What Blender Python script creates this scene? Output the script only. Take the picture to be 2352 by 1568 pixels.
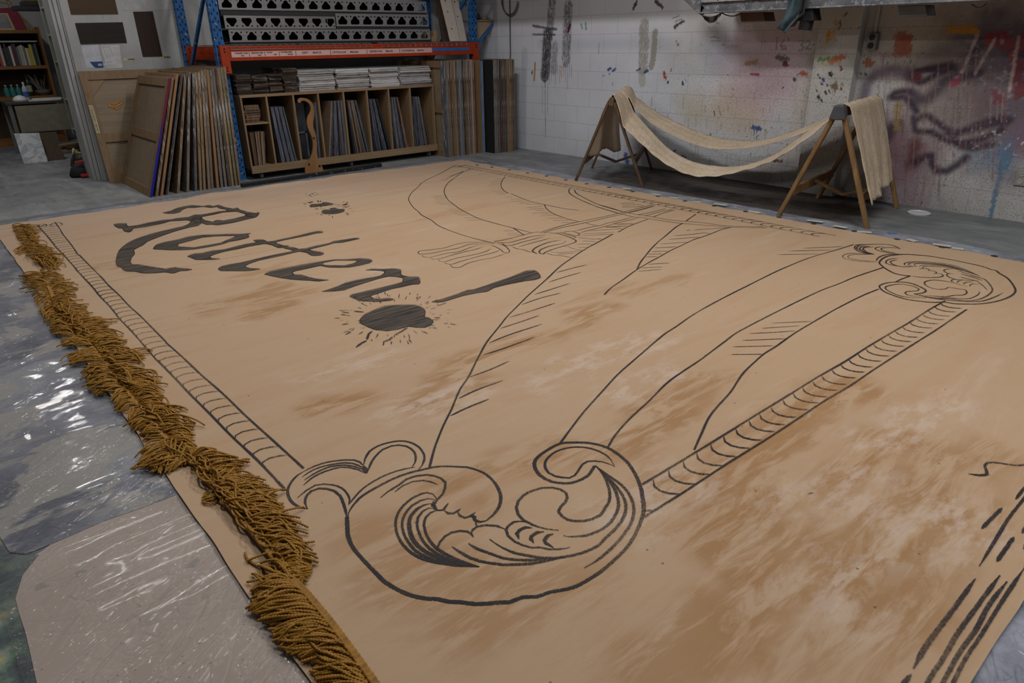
import bpy, bmesh, math, random
import numpy as np
from mathutils import Vector, Matrix, geometry

for o in list(bpy.data.objects): bpy.data.objects.remove(o)
SC = bpy.context.scene
COL = SC.collection
random.seed(7); RNG = np.random.default_rng(7)

# ------------------------------------------------------------------ camera
CH = 1.355                                   # eye height (m)
FPX = 1577.16; PCX, PCY = 1176.0, 784.0      # focal length in pixels, image centre
PITCH, ROLL, YAW = map(math.radians, (23.56506, -0.89440, 49.58638))
_c, _s = math.cos(PITCH), math.sin(PITCH)
FW = Vector((math.cos(YAW)*_c, math.sin(YAW)*_c, -_s))
_rt = Vector((math.sin(YAW), -math.cos(YAW), 0)); _up = _rt.cross(FW)
RT = math.cos(ROLL)*_rt + math.sin(ROLL)*_up
UP = -math.sin(ROLL)*_rt + math.cos(ROLL)*_up
cam = bpy.data.cameras.new('camera'); camo = bpy.data.objects.new('camera', cam)
COL.objects.link(camo); SC.camera = camo
camo.matrix_world = Matrix(((RT.x,UP.x,-FW.x,0),(RT.y,UP.y,-FW.y,0),(RT.z,UP.z,-FW.z,CH),(0,0,0,1)))
cam.sensor_width = 36; cam.lens = FPX/2352*36; cam.clip_start = .05; cam.clip_end = 60

# ------------------------------------------------------------------ world, lights, exposure
W = bpy.data.worlds.new('world'); SC.world = W; W.use_nodes = True
W.node_tree.nodes['Background'].inputs[0].default_value = (.80,.88,1,1)
W.node_tree.nodes['Background'].inputs[1].default_value = .072
def tube_light(loc, sx, sy, power, col=(1,.975,.955), aim=None):
    l = bpy.data.lights.new('ceiling_tube_light', 'AREA'); l.shape = 'RECTANGLE'; l.size = sx; l.size_y = sy
    l.energy = power; l.color = col
    o = bpy.data.objects.new('ceiling_tube_light', l); COL.objects.link(o); o.location = loc
    if aim is not None:
        o.rotation_euler = (Vector(aim)-Vector(loc)).to_track_quat('-Z','Y').to_euler()
    return o
LIGHTS = [((3.3,5.0,3.75),.2,1.5,78),((3.7,1.2,3.75),.2,1.5,66),((.9,3.0,3.75),.2,1.5,46),
          ((2.6,-1.0,3.75),.2,1.5,62),((.9,7.1,3.75),1.5,.2,34),((.8,10.6,3.4),.2,1.2,26)]
for loc,sx,sy,p in LIGHTS: tube_light(loc,sx,sy,p)
SC.view_settings.view_transform = 'Standard'; SC.view_settings.look = 'None'
SC.view_settings.exposure = 0.0; SC.view_settings.gamma = 1; SC.view_settings.use_curve_mapping = False
SC.cycles.transparent_max_bounces = 24

# ------------------------------------------------------------------ pixel -> place
def ray(px,py): px=float(px); py=float(py); return (px-PCX)/FPX*RT - (py-PCY)/FPX*UP + FW
def FL(px,py,z=0.0):                         # point of the level z seen at a pixel
    d = ray(px,py); t = (z-CH)/d.z; return Vector((d.x*t,d.y*t,z))
def PX(px,py,x): d = ray(px,py); t = x/d.x; return Vector((x,d.y*t,CH+d.z*t))
def PY(px,py,y): d = ray(px,py); t = y/d.y; return Vector((d.x*t,y,CH+d.z*t))

# ------------------------------------------------------------------ objects
def link(o): COL.objects.link(o); return o
def tag(o, label=None, cat=None, group=None, kind=None):
    for k,v in (('label',label),('category',cat),('group',group),('kind',kind)):
        if v: o[k] = v
    return o
def thing(name, label, cat, loc=(0,0,0), group=None):
    return tag(link_empty(name, loc), label, cat, group)
def link_empty(name, loc):
    o = bpy.data.objects.new(name, None); o.location = loc; o.empty_display_size = .05; return link(o)
class MB:
    def __init__(s): s.v=[]; s.f=[]; s.m=[]; s.uv=[]
    def face(s, idx, m=0, uv=None): s.f.append(tuple(idx)); s.m.append(m); s.uv.append(uv)
    def poly(s, pts, m=0, uv=None):
        b=len(s.v); s.v += [tuple(p) for p in pts]; s.face(range(b,b+len(pts)),m,uv)
    def hexa(s, P, m=0):                     # 8 corners: bottom ring, top ring
        b=len(s.v); s.v += [tuple(p) for p in P]
        for q in ((3,2,1,0),(4,5,6,7),(0,1,5,4),(1,2,6,5),(2,3,7,6),(3,0,4,7)): s.face([b+i for i in q],m)
    def box(s, lo, hi, m=0, shear=(0,0), jit=0):
        x0,y0,z0 = lo; x1,y1,z1 = hi; sx,sy = shear
        P=[(x0,y0,z0),(x1,y0,z0),(x1,y1,z0),(x0,y1,z0),(x0+sx,y0+sy,z1),(x1+sx,y0+sy,z1),(x1+sx,y1+sy,z1),(x0+sx,y1+sy,z1)]
        if jit: P=[tuple(c+random.uniform(-jit,jit) for c in p) for p in P]
        s.hexa(P,m)
    def bar(s, a, b, w, h, m=0, up=(0,0,1), ch=.12):  # chamfered rectangular bar from a to b
        a,b=Vector(a),Vector(b); d=(b-a).normalized(); u=Vector(up)
        if abs(d.dot(u))>.95: u=Vector((1,0,0))
        r=d.cross(u).normalized(); u=r.cross(d)
        c=min(w,h)*ch; prof=[(-w/2+c,-h/2),(w/2-c,-h/2),(w/2,-h/2+c),(w/2,h/2-c),(w/2-c,h/2),(-w/2+c,h/2),(-w/2,h/2-c),(-w/2,-h/2+c)]
        n=len(s.v)
        for p in (a,b): s.v += [tuple(p+r*x+u*y) for x,y in prof]
        s.face([n+7-i for i in range(8)],m); s.face([n+8+i for i in range(8)],m)
        for i in range(8): j=(i+1)%8; s.face((n+i,n+j,n+8+j,n+8+i),m)
    def tube(s, pts, r, k=8, m=0, cap=True):
        pts=[Vector(p) for p in pts]; n=len(s.v); rr = r if hasattr(r,'__len__') else [r]*len(pts)
        up=Vector((0,0,1))
        for i,p in enumerate(pts):
            d=(pts[min(i+1,len(pts)-1)]-pts[max(i-1,0)]).normalized()
            a=d.cross(up) if abs(d.dot(up))<.95 else d.cross(Vector((1,0,0))); a.normalize(); b=d.cross(a)
            for j in range(k): t=2*math.pi*j/k; s.v.append(tuple(p+(a*math.cos(t)+b*math.sin(t))*rr[i]))
        for i in range(len(pts)-1):
            for j in range(k):
                j2=(j+1)%k; s.face((n+i*k+j,n+i*k+j2,n+(i+1)*k+j2,n+(i+1)*k+j),m)
        if cap: s.face([n+j for j in range(k)][::-1],m); s.face([n+(len(pts)-1)*k+j for j in range(k)],m)
    def lathe(s, c, prof, k=20, m=0):        # prof: (radius, z)
        c=Vector(c); n=len(s.v)
        for r,z in prof:
            for j in range(k): t=2*math.pi*j/k; s.v.append((c.x+r*math.cos(t),c.y+r*math.sin(t),c.z+z))
        for i in range(len(prof)-1):
            for j in range(k): j2=(j+1)%k; s.face((n+i*k+j,n+i*k+j2,n+(i+1)*k+j2,n+(i+1)*k+j),m)
        s.face([n+j for j in range(k)][::-1],m); s.face([n+(len(prof)-1)*k+j for j in range(k)],m)
    def prism(s, outline, holes, fn, t, m=0):  # 2-D outline with holes -> slab; fn(u,v,d) gives the place, d = 0..t
        loops=[[Vector((u,v,0)) for u,v in L] for L in [outline]+list(holes)]
        flat=[p for L in loops for p in L]; tri=geometry.tessellate_polygon(loops); n=len(s.v); N=len(flat)
        s.v += [tuple(fn(p.x,p.y,0)) for p in flat]+[tuple(fn(p.x,p.y,t)) for p in flat]
        for a,b,c in tri: s.face((n+a,n+b,n+c),m); s.face((n+N+c,n+N+b,n+N+a),m)
        o=0
        for L in loops:
            k=len(L)
            for i in range(k): j=(i+1)%k; s.face((n+o+i,n+o+j,n+N+o+j,n+N+o+i),m)
            o+=k
    def build(s, name, mats, parent=None, smooth=False, bevel=0):
        off = parent_world(parent) if parent else Vector((0,0,0))
        me=bpy.data.meshes.new(name); me.from_pydata([(x-off.x,y-off.y,z-off.z) for x,y,z in s.v],[],s.f)
        for mm in (mats if isinstance(mats,(list,tuple)) else [mats]): me.materials.append(mm)
        me.polygons.foreach_set('material_index', s.m)
        if any(u for u in s.uv):
            L=me.uv_layers.new(name='UVMap'); flat=[]
            for f,u in zip(s.f,s.uv): flat += [c for p in (u or [(0,0)]*len(f)) for c in p]
            L.data.foreach_set('uv',flat)
        if smooth: me.polygons.foreach_set('use_smooth',[True]*len(me.polygons))
        me.update(); o=bpy.data.objects.new(name,me); link(o)
        if not any(u for u in s.uv):
            bm=bmesh.new(); bm.from_mesh(me); bmesh.ops.recalc_face_normals(bm,faces=bm.faces); bm.to_mesh(me); bm.free()
        if bevel:
            b=o.modifiers.new('bevel','BEVEL'); b.width=bevel; b.segments=2; b.limit_method='ANGLE'
        if parent: o.parent=parent
        return o
def parent_world(p):
    v=Vector((0,0,0))
    while p is not None: v=v+Vector(p.location); p=p.parent
    return v
def ORD(i): return ['first','second','third','fourth','fifth','sixth','seventh','eighth','ninth','tenth','eleventh','twelfth','thirteenth','fourteenth','fifteenth','sixteenth','seventeenth','eighteenth','nineteenth','twentieth','twenty-first','twenty-second','twenty-third','twenty-fourth'][i]

# ------------------------------------------------------------------ materials
class NM:
    def __init__(s, name, rough=.8, spec=.3, metal=0):
        s.mat=bpy.data.materials.new(name); s.mat.use_nodes=True; s.t=s.mat.node_tree
        s.b=s.t.nodes['Principled BSDF']; s.b.inputs['Roughness'].default_value=rough
        s.b.inputs['Specular IOR Level'].default_value=spec; s.b.inputs['Metallic'].default_value=metal
    def set(s, sock, v):
        if isinstance(v, bpy.types.NodeSocket): s.t.links.new(v, sock)
        elif isinstance(v,(tuple,list)) and len(v)==3 and sock.type=='RGBA': sock.default_value=(*v,1)
        else: sock.default_value=v
    def n(s, typ, **kw):
        nd=s.t.nodes.new(typ)
        for k,v in kw.items(): setattr(nd,k,v)
        return nd
    def pos(s, scale=(1,1,1), rot=(0,0,0), src='Object'):
        tc=s.n('ShaderNodeTexCoord'); mp=s.n('ShaderNodeMapping'); s.t.links.new(tc.outputs[src],mp.inputs[0])
        mp.inputs['Scale'].default_value=scale; mp.inputs['Rotation'].default_value=rot; return mp.outputs[0]
    def apos(s, along, across, ang):   # coordinates stretched along a direction
        tc=s.n('ShaderNodeTexCoord'); mp=s.n('ShaderNodeMapping',vector_type='TEXTURE'); s.t.links.new(tc.outputs['Object'],mp.inputs[0])
        mp.inputs['Scale'].default_value=(1/along,1/across,1); mp.inputs['Rotation'].default_value=(0,0,ang); return mp.outputs[0]
    def noise(s, vec, scale=5, detail=4, rough=.55, dist=0, out=0):
        nd=s.n('ShaderNodeTexNoise'); s.set(nd.inputs['Vector'],vec); nd.inputs['Scale'].default_value=scale
        nd.inputs['Detail'].default_value=detail; nd.inputs['Roughness'].default_value=rough; nd.inputs['Distortion'].default_value=dist
        return nd.outputs[out]
    def voro(s, vec, scale=5, feature='F1', out='Distance'):
        nd=s.n('ShaderNodeTexVoronoi',feature=feature); s.set(nd.inputs['Vector'],vec); nd.inputs['Scale'].default_value=scale; return nd.outputs[out]
    def ramp(s, fac, stops, interp='LINEAR'):
        nd=s.n('ShaderNodeValToRGB'); s.set(nd.inputs[0],fac); cr=nd.color_ramp; cr.interpolation=interp
        while len(cr.elements)<len(stops): cr.elements.new(.5)
        for e,(p,c) in zip(cr.elements,stops):
            e.position=p; e.color=(*c,1) if isinstance(c,(tuple,list)) else (c,c,c,1)
        return nd.outputs[0]
    def mr(s, v, a, b, c=0, d=1):
        nd=s.n('ShaderNodeMapRange'); s.set(nd.inputs[0],v)
        for i,x in enumerate((a,b,c,d)): s.set(nd.inputs[i+1],x)
        return nd.outputs[0]
    def mix(s, fac, a, b, mode='MIX'):
        nd=s.n('ShaderNodeMix',data_type='RGBA',blend_type=mode); s.set(nd.inputs[0],fac); s.set(nd.inputs[6],a); s.set(nd.inputs[7],b); return nd.outputs[2]
    def math(s, op, a, b=0.0):
        nd=s.n('ShaderNodeMath',operation=op); s.set(nd.inputs[0],a); s.set(nd.inputs[1],b); return nd.outputs[0]
    def attr(s, name, out='Color'):
        nd=s.n('ShaderNodeAttribute',attribute_name=name); return nd.outputs[out]
    def rnd(s): return s.n('ShaderNodeObjectInfo').outputs['Random']
    def col(s, v): s.set(s.b.inputs['Base Color'],v); return s
    def rough(s, v): s.set(s.b.inputs['Roughness'],v); return s
    def bump(s, h, strength=.3, dist=.01):
        nd=s.n('ShaderNodeBump'); nd.inputs['Strength'].default_value=strength; nd.inputs['Distance'].default_value=dist
        s.set(nd.inputs['Height'],h); s.t.links.new(nd.outputs[0],s.b.inputs['Normal']); return s
def simple(name, c, rough=.7, spec=.3, metal=0, var=.15, scale=12, bump=.1):
    m=NM(name,rough,spec,metal); p=m.pos(); f=m.noise(p,scale,5)
    m.col(m.mix(m.mr(f,.3,.7),tuple(x*(1-var) for x in c),tuple(min(1,x*(1+var)) for x in c)))
    if bump: m.bump(m.noise(p,scale*6,3),bump,.004)
    return m.mat
def wood(name, a, b, axis=2, scale=1.0, rough=.6):
    m=NM(name,rough,.3); sc=[14*scale]*3; sc[axis]=1.2*scale
    p=m.pos(tuple(sc)); f=m.noise(p,1.5,6,.6,1.2); g=m.noise(m.pos(tuple(x*4 for x in sc)),1.5,3)
    m.col(m.mix(m.mr(m.math('ADD',f,m.math('MULTIPLY',g,.35)),.45,.95),a,b)); m.bump(f,.15,.004); return m.mat
# ================================================================== FLOOR
XW, YB, YL = 6.48, 8.95, 8.9                 # block wall x, wall behind the rack y, white partition y
def make_floor():
    m=NM('painted_concrete',.55,.35); p=m.pos()
    base=m.ramp(m.noise(p,1.1,6,.62),[(.25,(.10,.105,.11)),(.5,(.165,.17,.175)),(.75,(.25,.255,.25))])
    st=m.noise(m.pos((2.2,.5,1),(0,0,.25)),2.2,7,.7,.6)
    base=m.mix(m.mr(st,.5,.68,0,.6),base,(.30,.31,.325))
    base=m.mix(m.mr(m.noise(m.pos((5,.7,1)),3,6,.7),.55,.7,0,.5),base,(.055,.06,.072))
    # paint spilt in the working area, a strip by the block wall darkened for stains and painted cloth shade and loud paint far left
    sx=m.n('ShaderNodeSeparateXYZ'); m.set(sx.inputs[0],p)
    near=m.mr(sx.outputs[1],2.9,2.3)
    gre=m.ramp(m.noise(p,7,5,.7),[(.34,(.035,.04,.05)),(.46,(.06,.085,.085)),(.54,(.09,.15,.10)),(.60,(.17,.19,.18)),(.66,(.26,.26,.07)),(.74,(.36,.38,.38))])
    near=m.math('MULTIPLY',near,m.mr(sx.outputs[0],.02,-.12))
    base=m.mix(near,base,gre)
    teal=m.math('MULTIPLY',m.mr(sx.outputs[0],5.0,5.4),m.mr(m.noise(m.pos((4,1.2,1)),2.2,6,.7),.45,.65,0,.65))
    teal=m.math('MULTIPLY',teal,m.mr(sx.outputs[1],2.8,2.0))
    base=m.mix(teal,base,(.07,.12,.12))
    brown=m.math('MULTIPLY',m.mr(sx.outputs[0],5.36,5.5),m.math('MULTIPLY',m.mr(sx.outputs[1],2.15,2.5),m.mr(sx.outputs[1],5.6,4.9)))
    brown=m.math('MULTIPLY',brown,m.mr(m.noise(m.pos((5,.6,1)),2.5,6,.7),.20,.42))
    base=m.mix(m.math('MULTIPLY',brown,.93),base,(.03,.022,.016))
    sp=m.voro(p,26); base=m.mix(m.mr(sp,.05,.03,0,.8),base,(.35,.35,.34))
    base=m.mix(m.mr(m.noise(m.pos((1,1,1)),.9,3),.6,.66,0,.25),base,(.06,.09,.14))
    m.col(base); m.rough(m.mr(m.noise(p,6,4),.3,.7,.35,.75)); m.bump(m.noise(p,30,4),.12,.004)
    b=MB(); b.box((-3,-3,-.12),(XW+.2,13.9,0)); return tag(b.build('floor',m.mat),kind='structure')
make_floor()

def catmull(P,step=.018):
    P=[np.array(p) for p in P]
    if len(P)==2: n=max(2,int(np.linalg.norm(P[1]-P[0])/step)); return [P[0]+(P[1]-P[0])*i/n for i in range(n+1)]
    Q=[2*P[0]-P[1]]+P+[2*P[-1]-P[-2]]; out=[]
    for i in range(1,len(Q)-2):
        a,b,c,d=Q[i-1:i+3]; n=max(1,int(np.linalg.norm(c-b)/step))
        tb=(c-a)*.5; tc=(d-b)*.5; L=np.linalg.norm(c-b)
        for T in (tb,tc):
            l=np.linalg.norm(T)
            if l>L*1.2: T*=L*1.2/l
        for k in range(n):
            t=k/n; t2=t*t;t3=t2*t
            out.append(b*(2*t3-3*t2+1)+tb*(t3-2*t2+t)+c*(-2*t3+3*t2)+tc*(t3-t2))
    out.append(Q[-2]); return out
def lerp_tab(t,tab):
    for (a,x),(b,y) in zip(tab[:-1],tab[1:]):
        if a<=t<=b: return x+(y-x)*(t-a)/(b-a)
    return tab[-1][1] if t>tab[-1][0] else tab[0][1]
# ================================================================== numpy paint helper
def vnoise(x,y,seed=0):
    xi=np.floor(x).astype(np.int64); yi=np.floor(y).astype(np.int64); fx=x-xi; fy=y-yi
    fx=fx*fx*(3-2*fx); fy=fy*fy*(3-2*fy)
    def h(a,b):
        n=(a*374761393+b*668265263+seed*974634777)&0x7fffffff; n=((n^(n>>13))*1274126177)&0x7fffffff
        return ((n^(n>>16))&0xffff)/65535.0
    return (h(xi,yi)*(1-fx)+h(xi+1,yi)*fx)*(1-fy)+(h(xi,yi+1)*(1-fx)+h(xi+1,yi+1)*fx)*fy
def fbm(x,y,seed=0,o=4):
    s=0;a=.5;t=0
    for k in range(o): s=s+a*vnoise(x*2**k,y*2**k,seed+k); t+=a; a*=.55
    return s/t
class Paint:
    def __init__(s,U,V,base): s.U=U; s.V=V; s.C=np.tile(np.array(base,float),(len(U),1))
    def lay(s,idx,a,c): a=a[:,None]; s.C[idx]=s.C[idx]*(1-a)+np.array(c)*a
    def stroke(s,P,w,c,alpha=1,soft=.3,rag=.3,rs=60,dry=0,streak=(1,1),seed=0):
        P=np.array(P,float); m=w*2
        idx=np.where((s.U>P[:,0].min()-m)&(s.U<P[:,0].max()+m)&(s.V>P[:,1].min()-m)&(s.V<P[:,1].max()+m))[0]
        if not len(idx): return
        u=s.U[idx]; v=s.V[idx]; D=np.full(len(idx),9.)
        if len(P)==1: D=np.hypot(u-P[0,0],v-P[0,1])
        for a,b in zip(P[:-1],P[1:]):
            d=b-a; L=max(d@d,1e-9); t=np.clip(((u-a[0])*d[0]+(v-a[1])*d[1])/L,0,1)
            D=np.minimum(D,np.hypot(u-a[0]-t*d[0],v-a[1]-t*d[1]))
        D=D+(fbm(u*rs*streak[0],v*rs*streak[1],seed)-.5)*rag*w*2
        h=w/2; a=np.clip((h*(1+soft)-D)/(2*soft*h+1e-6),0,1); a=a*a*(3-2*a)*alpha
        if dry: a=a*np.clip((fbm(u*rs*1.7*streak[0],v*rs*1.7*streak[1],seed+9)-dry)*3.2,0,1)
        s.lay(idx,a,c)
    def patch(s,u0,u1,v0,v1,c,alpha=1,rag=.02,rs=40,dry=0,streak=(1,1),seed=0,edge=.01):
        idx=np.where((s.U>u0-.1)&(s.U<u1+.1)&(s.V>v0-.1)&(s.V<v1+.1))[0]
        if not len(idx): return
        u=s.U[idx]; v=s.V[idx]; n=(fbm(u*rs*streak[0],v*rs*streak[1],seed)-.5)*2*rag
        D=np.minimum(np.minimum(u-u0,u1-u),np.minimum(v-v0,v1-v))+n
        a=np.clip(D/edge+.5,0,1)*alpha
        if dry: a=a*np.clip((fbm(u*rs*1.7*streak[0],v*rs*1.7*streak[1],seed+5)-dry)*6,0,1)
        s.lay(idx,a,c)
def grid_mesh(name, us, vs, fn, mats, paint=None, parent=None, cname='Paint'):
    nu,nv=len(us),len(vs); U,V=np.meshgrid(us,vs); co=fn(U.ravel(),V.ravel())
    off=parent_world(parent) if parent else Vector((0,0,0)); co=co-np.array(off)
    me=bpy.data.meshes.new(name); i=np.arange((nu-1)*(nv-1)); r=i//(nu-1); c=i%(nu-1); a=r*nu+c
    F=np.stack([a,a+1,a+1+nu,a+nu],1)
    me.vertices.add(nu*nv); me.vertices.foreach_set('co',co.ravel()); me.loops.add(F.size); me.loops.foreach_set('vertex_index',F.ravel())
    me.polygons.add(len(F)); me.polygons.foreach_set('loop_start',np.arange(len(F))*4); me.polygons.foreach_set('use_smooth',np.ones(len(F),bool))
    for m in (mats if isinstance(mats,(list,tuple)) else [mats]): me.materials.append(m)
    me.update(calc_edges=True); me.validate()
    if paint is not None:
        at=me.color_attributes.new(cname,'FLOAT_COLOR','POINT'); at.data.foreach_set('color',np.concatenate([paint,np.ones((len(paint),1))],1).ravel())
    o=bpy.data.objects.new(name,me); link(o)
    if parent: o.parent=parent
    return o

# ================================================================== BLOCK WALL
def wp(px,py): q=PX(px,py,XW); return (q.y,q.z)
def make_wall():
    us=np.concatenate([np.arange(YB,.86,-.0085),np.arange(.8,-3.1,-.3)]); vs=np.concatenate([np.arange(0,1.86,.0085),np.array([1.9,2.3,2.9,3.9])])
    U,V=np.meshgrid(us,vs); P=Paint(U.ravel(),V.ravel(),(.58,.605,.665)); u,v=P.U,P.V
    def S(pts,w,c,**k): P.stroke([wp(*p) for p in pts],w,c,**k)
    # overall tone: bluish light painted in at left, warmer and dirtier to the right
    t=np.clip((5.0-u)/2.0,0,1)[:,None]; P.C=P.C*(1-t)+np.array((.41,.405,.40))*t
    n=fbm(u*1.3,v*1.6,3,5)[:,None]; P.C*= .86+.28*n
    a=np.clip((fbm(u*2.2,v*1.4,21,5)-.52)*5,0,1)*np.clip((5.2-u)/1.2,0,1)*.5; P.lay(slice(None),a,(.40,.335,.25))
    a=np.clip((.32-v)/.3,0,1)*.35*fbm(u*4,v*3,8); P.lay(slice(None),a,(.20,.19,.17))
    S([(1205,120),(1200,330)],.12,(.36,.42,.50),alpha=.45,soft=.4,rag=.05)
    S([(1240,102),(1560,99)],.11,(.38,.42,.50),alpha=.4,soft=.8,rag=.1)
    # pink cloud and other sprayed clouds
    S([(1720,130),(1780,110),(1800,150),(1740,185)],.50,(.50,.33,.44),alpha=.55,soft=1,rag=.2,rs=8)
    S([(1775,200),(1700,215)],.35,(.46,.34,.38),alpha=.35,soft=1,rag=.2,rs=8)
    S([(1590,250),(1720,270)],.32,(.48,.38,.26),alpha=.45,soft=1,rag=.2,rs=8)
    S([(1640,95),(1650,125)],.28,(.34,.37,.47),alpha=.5,soft=1,rag=.2,rs=8)
    S([(1570,230),(1600,255)],.25,(.40,.42,.30),alpha=.35,soft=1,rs=8)
    S([(2145,110),(2200,140),(2170,90)],.30,(.42,.42,.22),alpha=.5,soft=1,rag=.3,rs=10)
    S([(2050,60),(2120,100),(2080,120)],.4,(.36,.29,.25),alpha=.5,soft=.9,rag=.2,rs=8)
    S([(2200,40),(2352,60),(2300,110)],.4,(.35,.28,.26),alpha=.55,soft=1,rag=.3,rs=8)
    S([(2240,130),(2352,160),(2352,300),(2250,220)],.60,(.085,.07,.10),alpha=.85,soft=1,rag=.4,rs=6)
    S([(2330,110),(2352,200)],.4,(.10,.08,.12),alpha=.7,soft=1,rag=.4,rs=6)
    S([(2130,230),(2220,250),(2200,180)],.45,(.17,.115,.10),alpha=.55,soft=1,rag=.3,rs=8,streak=(2,.4))
    S([(2045,330),(2080,370),(2110,345)],.30,(.20,.09,.12),alpha=.75,soft=1,rag=.3,rs=12)
    S([(2060,430),(2080,400),(2090,460)],.34,(.26,.15,.19),alpha=.6,soft=1,rag=.5,rs=14,streak=(2.5,.5))
    S([(2100,330),(2095,375)],.11,(.13,.05,.05),alpha=.85,soft=.7,rs=20)
    S([(2055,300),(2070,285)],.2,(.30,.17,.22),alpha=.5,soft=1,rs=8)
    S([(2300,350),(2320,330),(2352,300)],.12,(.10,.14,.24),alpha=.7,soft=.8,rs=20)
    S([(2240,365),(2310,370)],.17,(.14,.22,.31),alpha=.55,soft=1,rs=10)
    S([(2322,330),(2300,385)],.085,(.08,.17,.27),alpha=.85,soft=.3,rag=.4)
    S([(2300,385),(2285,450),(2275,500)],.028,(.08,.17,.27),alpha=.9,soft=.3,rag=.6)
    S([(2345,330),(2352,300)],.16,(.22,.10,.12),alpha=.6,soft=1)
    # long purple sprayed scrawl
    pur=(.040,.027,.045)
    S([(1985,225),(1990,195),(2010,170),(2050,162),(2090,172)],.085,(.10,.07,.115),alpha=.8,soft=.8,rag=.08)
    for pts,w,al in (([(2090,172),(2105,182)],.08,.8),
        ([(2105,165),(2130,158),(2180,149),(2188,158),(2150,170),(2125,186),(2112,189)],.05,.92),
        ([(2105,163),(2140,162),(2178,164)],.03,.9),
        ([(2188,155),(2190,175),(2160,195),(2145,215),(2130,228),(2110,228),(2100,218)],.085,.75),
        ([(2350,125),(2290,88),(2260,96),(2240,115),(2232,140)],.085,.7),
        ([(2205,178),(2225,172),(2250,168)],.06,.85),
        ([(2092,211),(2075,210),(2055,214),(2045,224),(2060,224),(2075,222),(2092,235),(2105,255)],.06,.88),
        ([(2098,270),(2102,300),(2100,280),(2115,268),(2130,265),(2150,280),(2175,298),(2200,303),(2240,295),(2280,285),(2320,275),(2300,272),(2270,278),(2230,292),(2190,312),(2175,305)],.052,.85),
        ([(2112,302),(2140,303),(2160,315),(2180,325),(2220,328),(2260,318),(2300,298),(2310,282),(2290,275)],.05,.88),
        ([(2200,335),(2240,341),(2280,330)],.052,.85),
        ([(2100,372),(2125,360),(2140,357),(2140,375),(2150,392),(2175,393),(2200,378),(2220,362)],.06,.85),
        ([(2035,300),(2048,292),(2040,312)],.09,.7)):
        S(pts,w,pur,alpha=min(1,al*1.1),soft=.85,rag=.05,rs=18)
    # red, white and dark overlays far right
    for pts,w,c in (([(2275,92),(2310,85),(2318,105)],.09,(.22,.035,.045)),([(2340,95),(2352,100)],.1,(.2,.03,.04)),([(2325,122),(2330,130)],.05,(.30,.04,.04)),
        ([(2335,150),(2340,210)],.10,(.15,.03,.035)),([(2285,215),(2300,232)],.07,(.16,.045,.06)),([(2197,182),(2190,190)],.065,(.26,.05,.09)),([(2098,178),(2108,175)],.07,(.13,.02,.03))):
        S(pts,w,c,alpha=.9,soft=.25,rag=.5,rs=30)
    for a,b in (((2245,80),(2210,165)),((2285,90),(2240,168)),((2340,85),(2318,210))):
        S([a,b],.022,(.42,.33,.32),alpha=.75,soft=.5,rag=.5)
    S([(2240,130),(2270,150),(2310,170)],.28,(.48,.48,.52),alpha=.55,soft=.8,rag=1.3,rs=18,dry=.55)
    # black roller marks, orange bar, dabs (left)
    blk=(.055,.052,.058)
    for pts,w,al,dry in (([(1268,0),(1262,80)],.125,.8,.26),([(1258,80),(1252,172)],.165,.92,.14),([(1305,15),(1300,140)],.14,.8,.26),([(1256,120),(1250,182)],.075,.85,.2),([(1275,105),(1272,160)],.11,.6,.26)):
        S(pts,w,blk,alpha=al,soft=.25,rag=.15,rs=80,dry=dry,streak=(1.6,.30))
    for k in range(16):
        x=1243+k*4.6; S([(x,150),(x+1,172+random.random()*40)],.008,blk,alpha=.55,soft=.5,rag=.3)
    S([(1252,190),(1253,315)],.010,blk,alpha=.7,soft=.4); S([(1258,190),(1258,265)],.008,blk,alpha=.6); S([(1245,190),(1246,262)],.008,blk,alpha=.5)
    S([(1224,59),(1262,66),(1278,67)],.030,blk,alpha=.85,rag=.3); S([(1224,79),(1275,80)],.022,blk,alpha=.8,rag=.3)
    S([(1229,145),(1227,184)],.030,(.42,.19,.06),alpha=.95,soft=.5,rag=.05)
    S([(1309,57),(1305,72)],.042,(.09,.015,.025)); S([(1335,55),(1337,66)],.022,(.20,.33,.27)); S([(1345,53),(1346,67)],.026,(.20,.33,.27))
    S([(1222,163),(1222,170)],.018,(.05,.10,.22))
    S([(1288,165),(1290,177)],.022,(.55,.32,.16),alpha=.8); S([(1292,156),(1287,153)],.014,(.5,.24,.12),alpha=.8)
    S([(1480,58),(1478,120),(1476,160)],.13,(.26,.245,.21),alpha=.75,soft=.12,rag=.15,dry=.2,streak=(1,.4)); S([(1505,75),(1503,110),(1496,155)],.075,(.25,.235,.20),alpha=.8,soft=.15,rag=.3)
    S([(1473,165),(1475,190)],.09,(.33,.32,.29),alpha=.6,soft=.2,rag=.2)
    S([(1376,100),(1375,122)],.018,(.30,.30,.34),alpha=.7)
    # dabs: x, y, x2, y2, width, colour
    RED=(.30,.03,.025);BLU=(.03,.07,.21);GRN=(.05,.22,.10);BK=(.03,.03,.035);ORG=(.34,.09,.035);BRN=(.16,.09,.05);LB=(.20,.34,.48);MAR=(.16,.02,.04)
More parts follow.
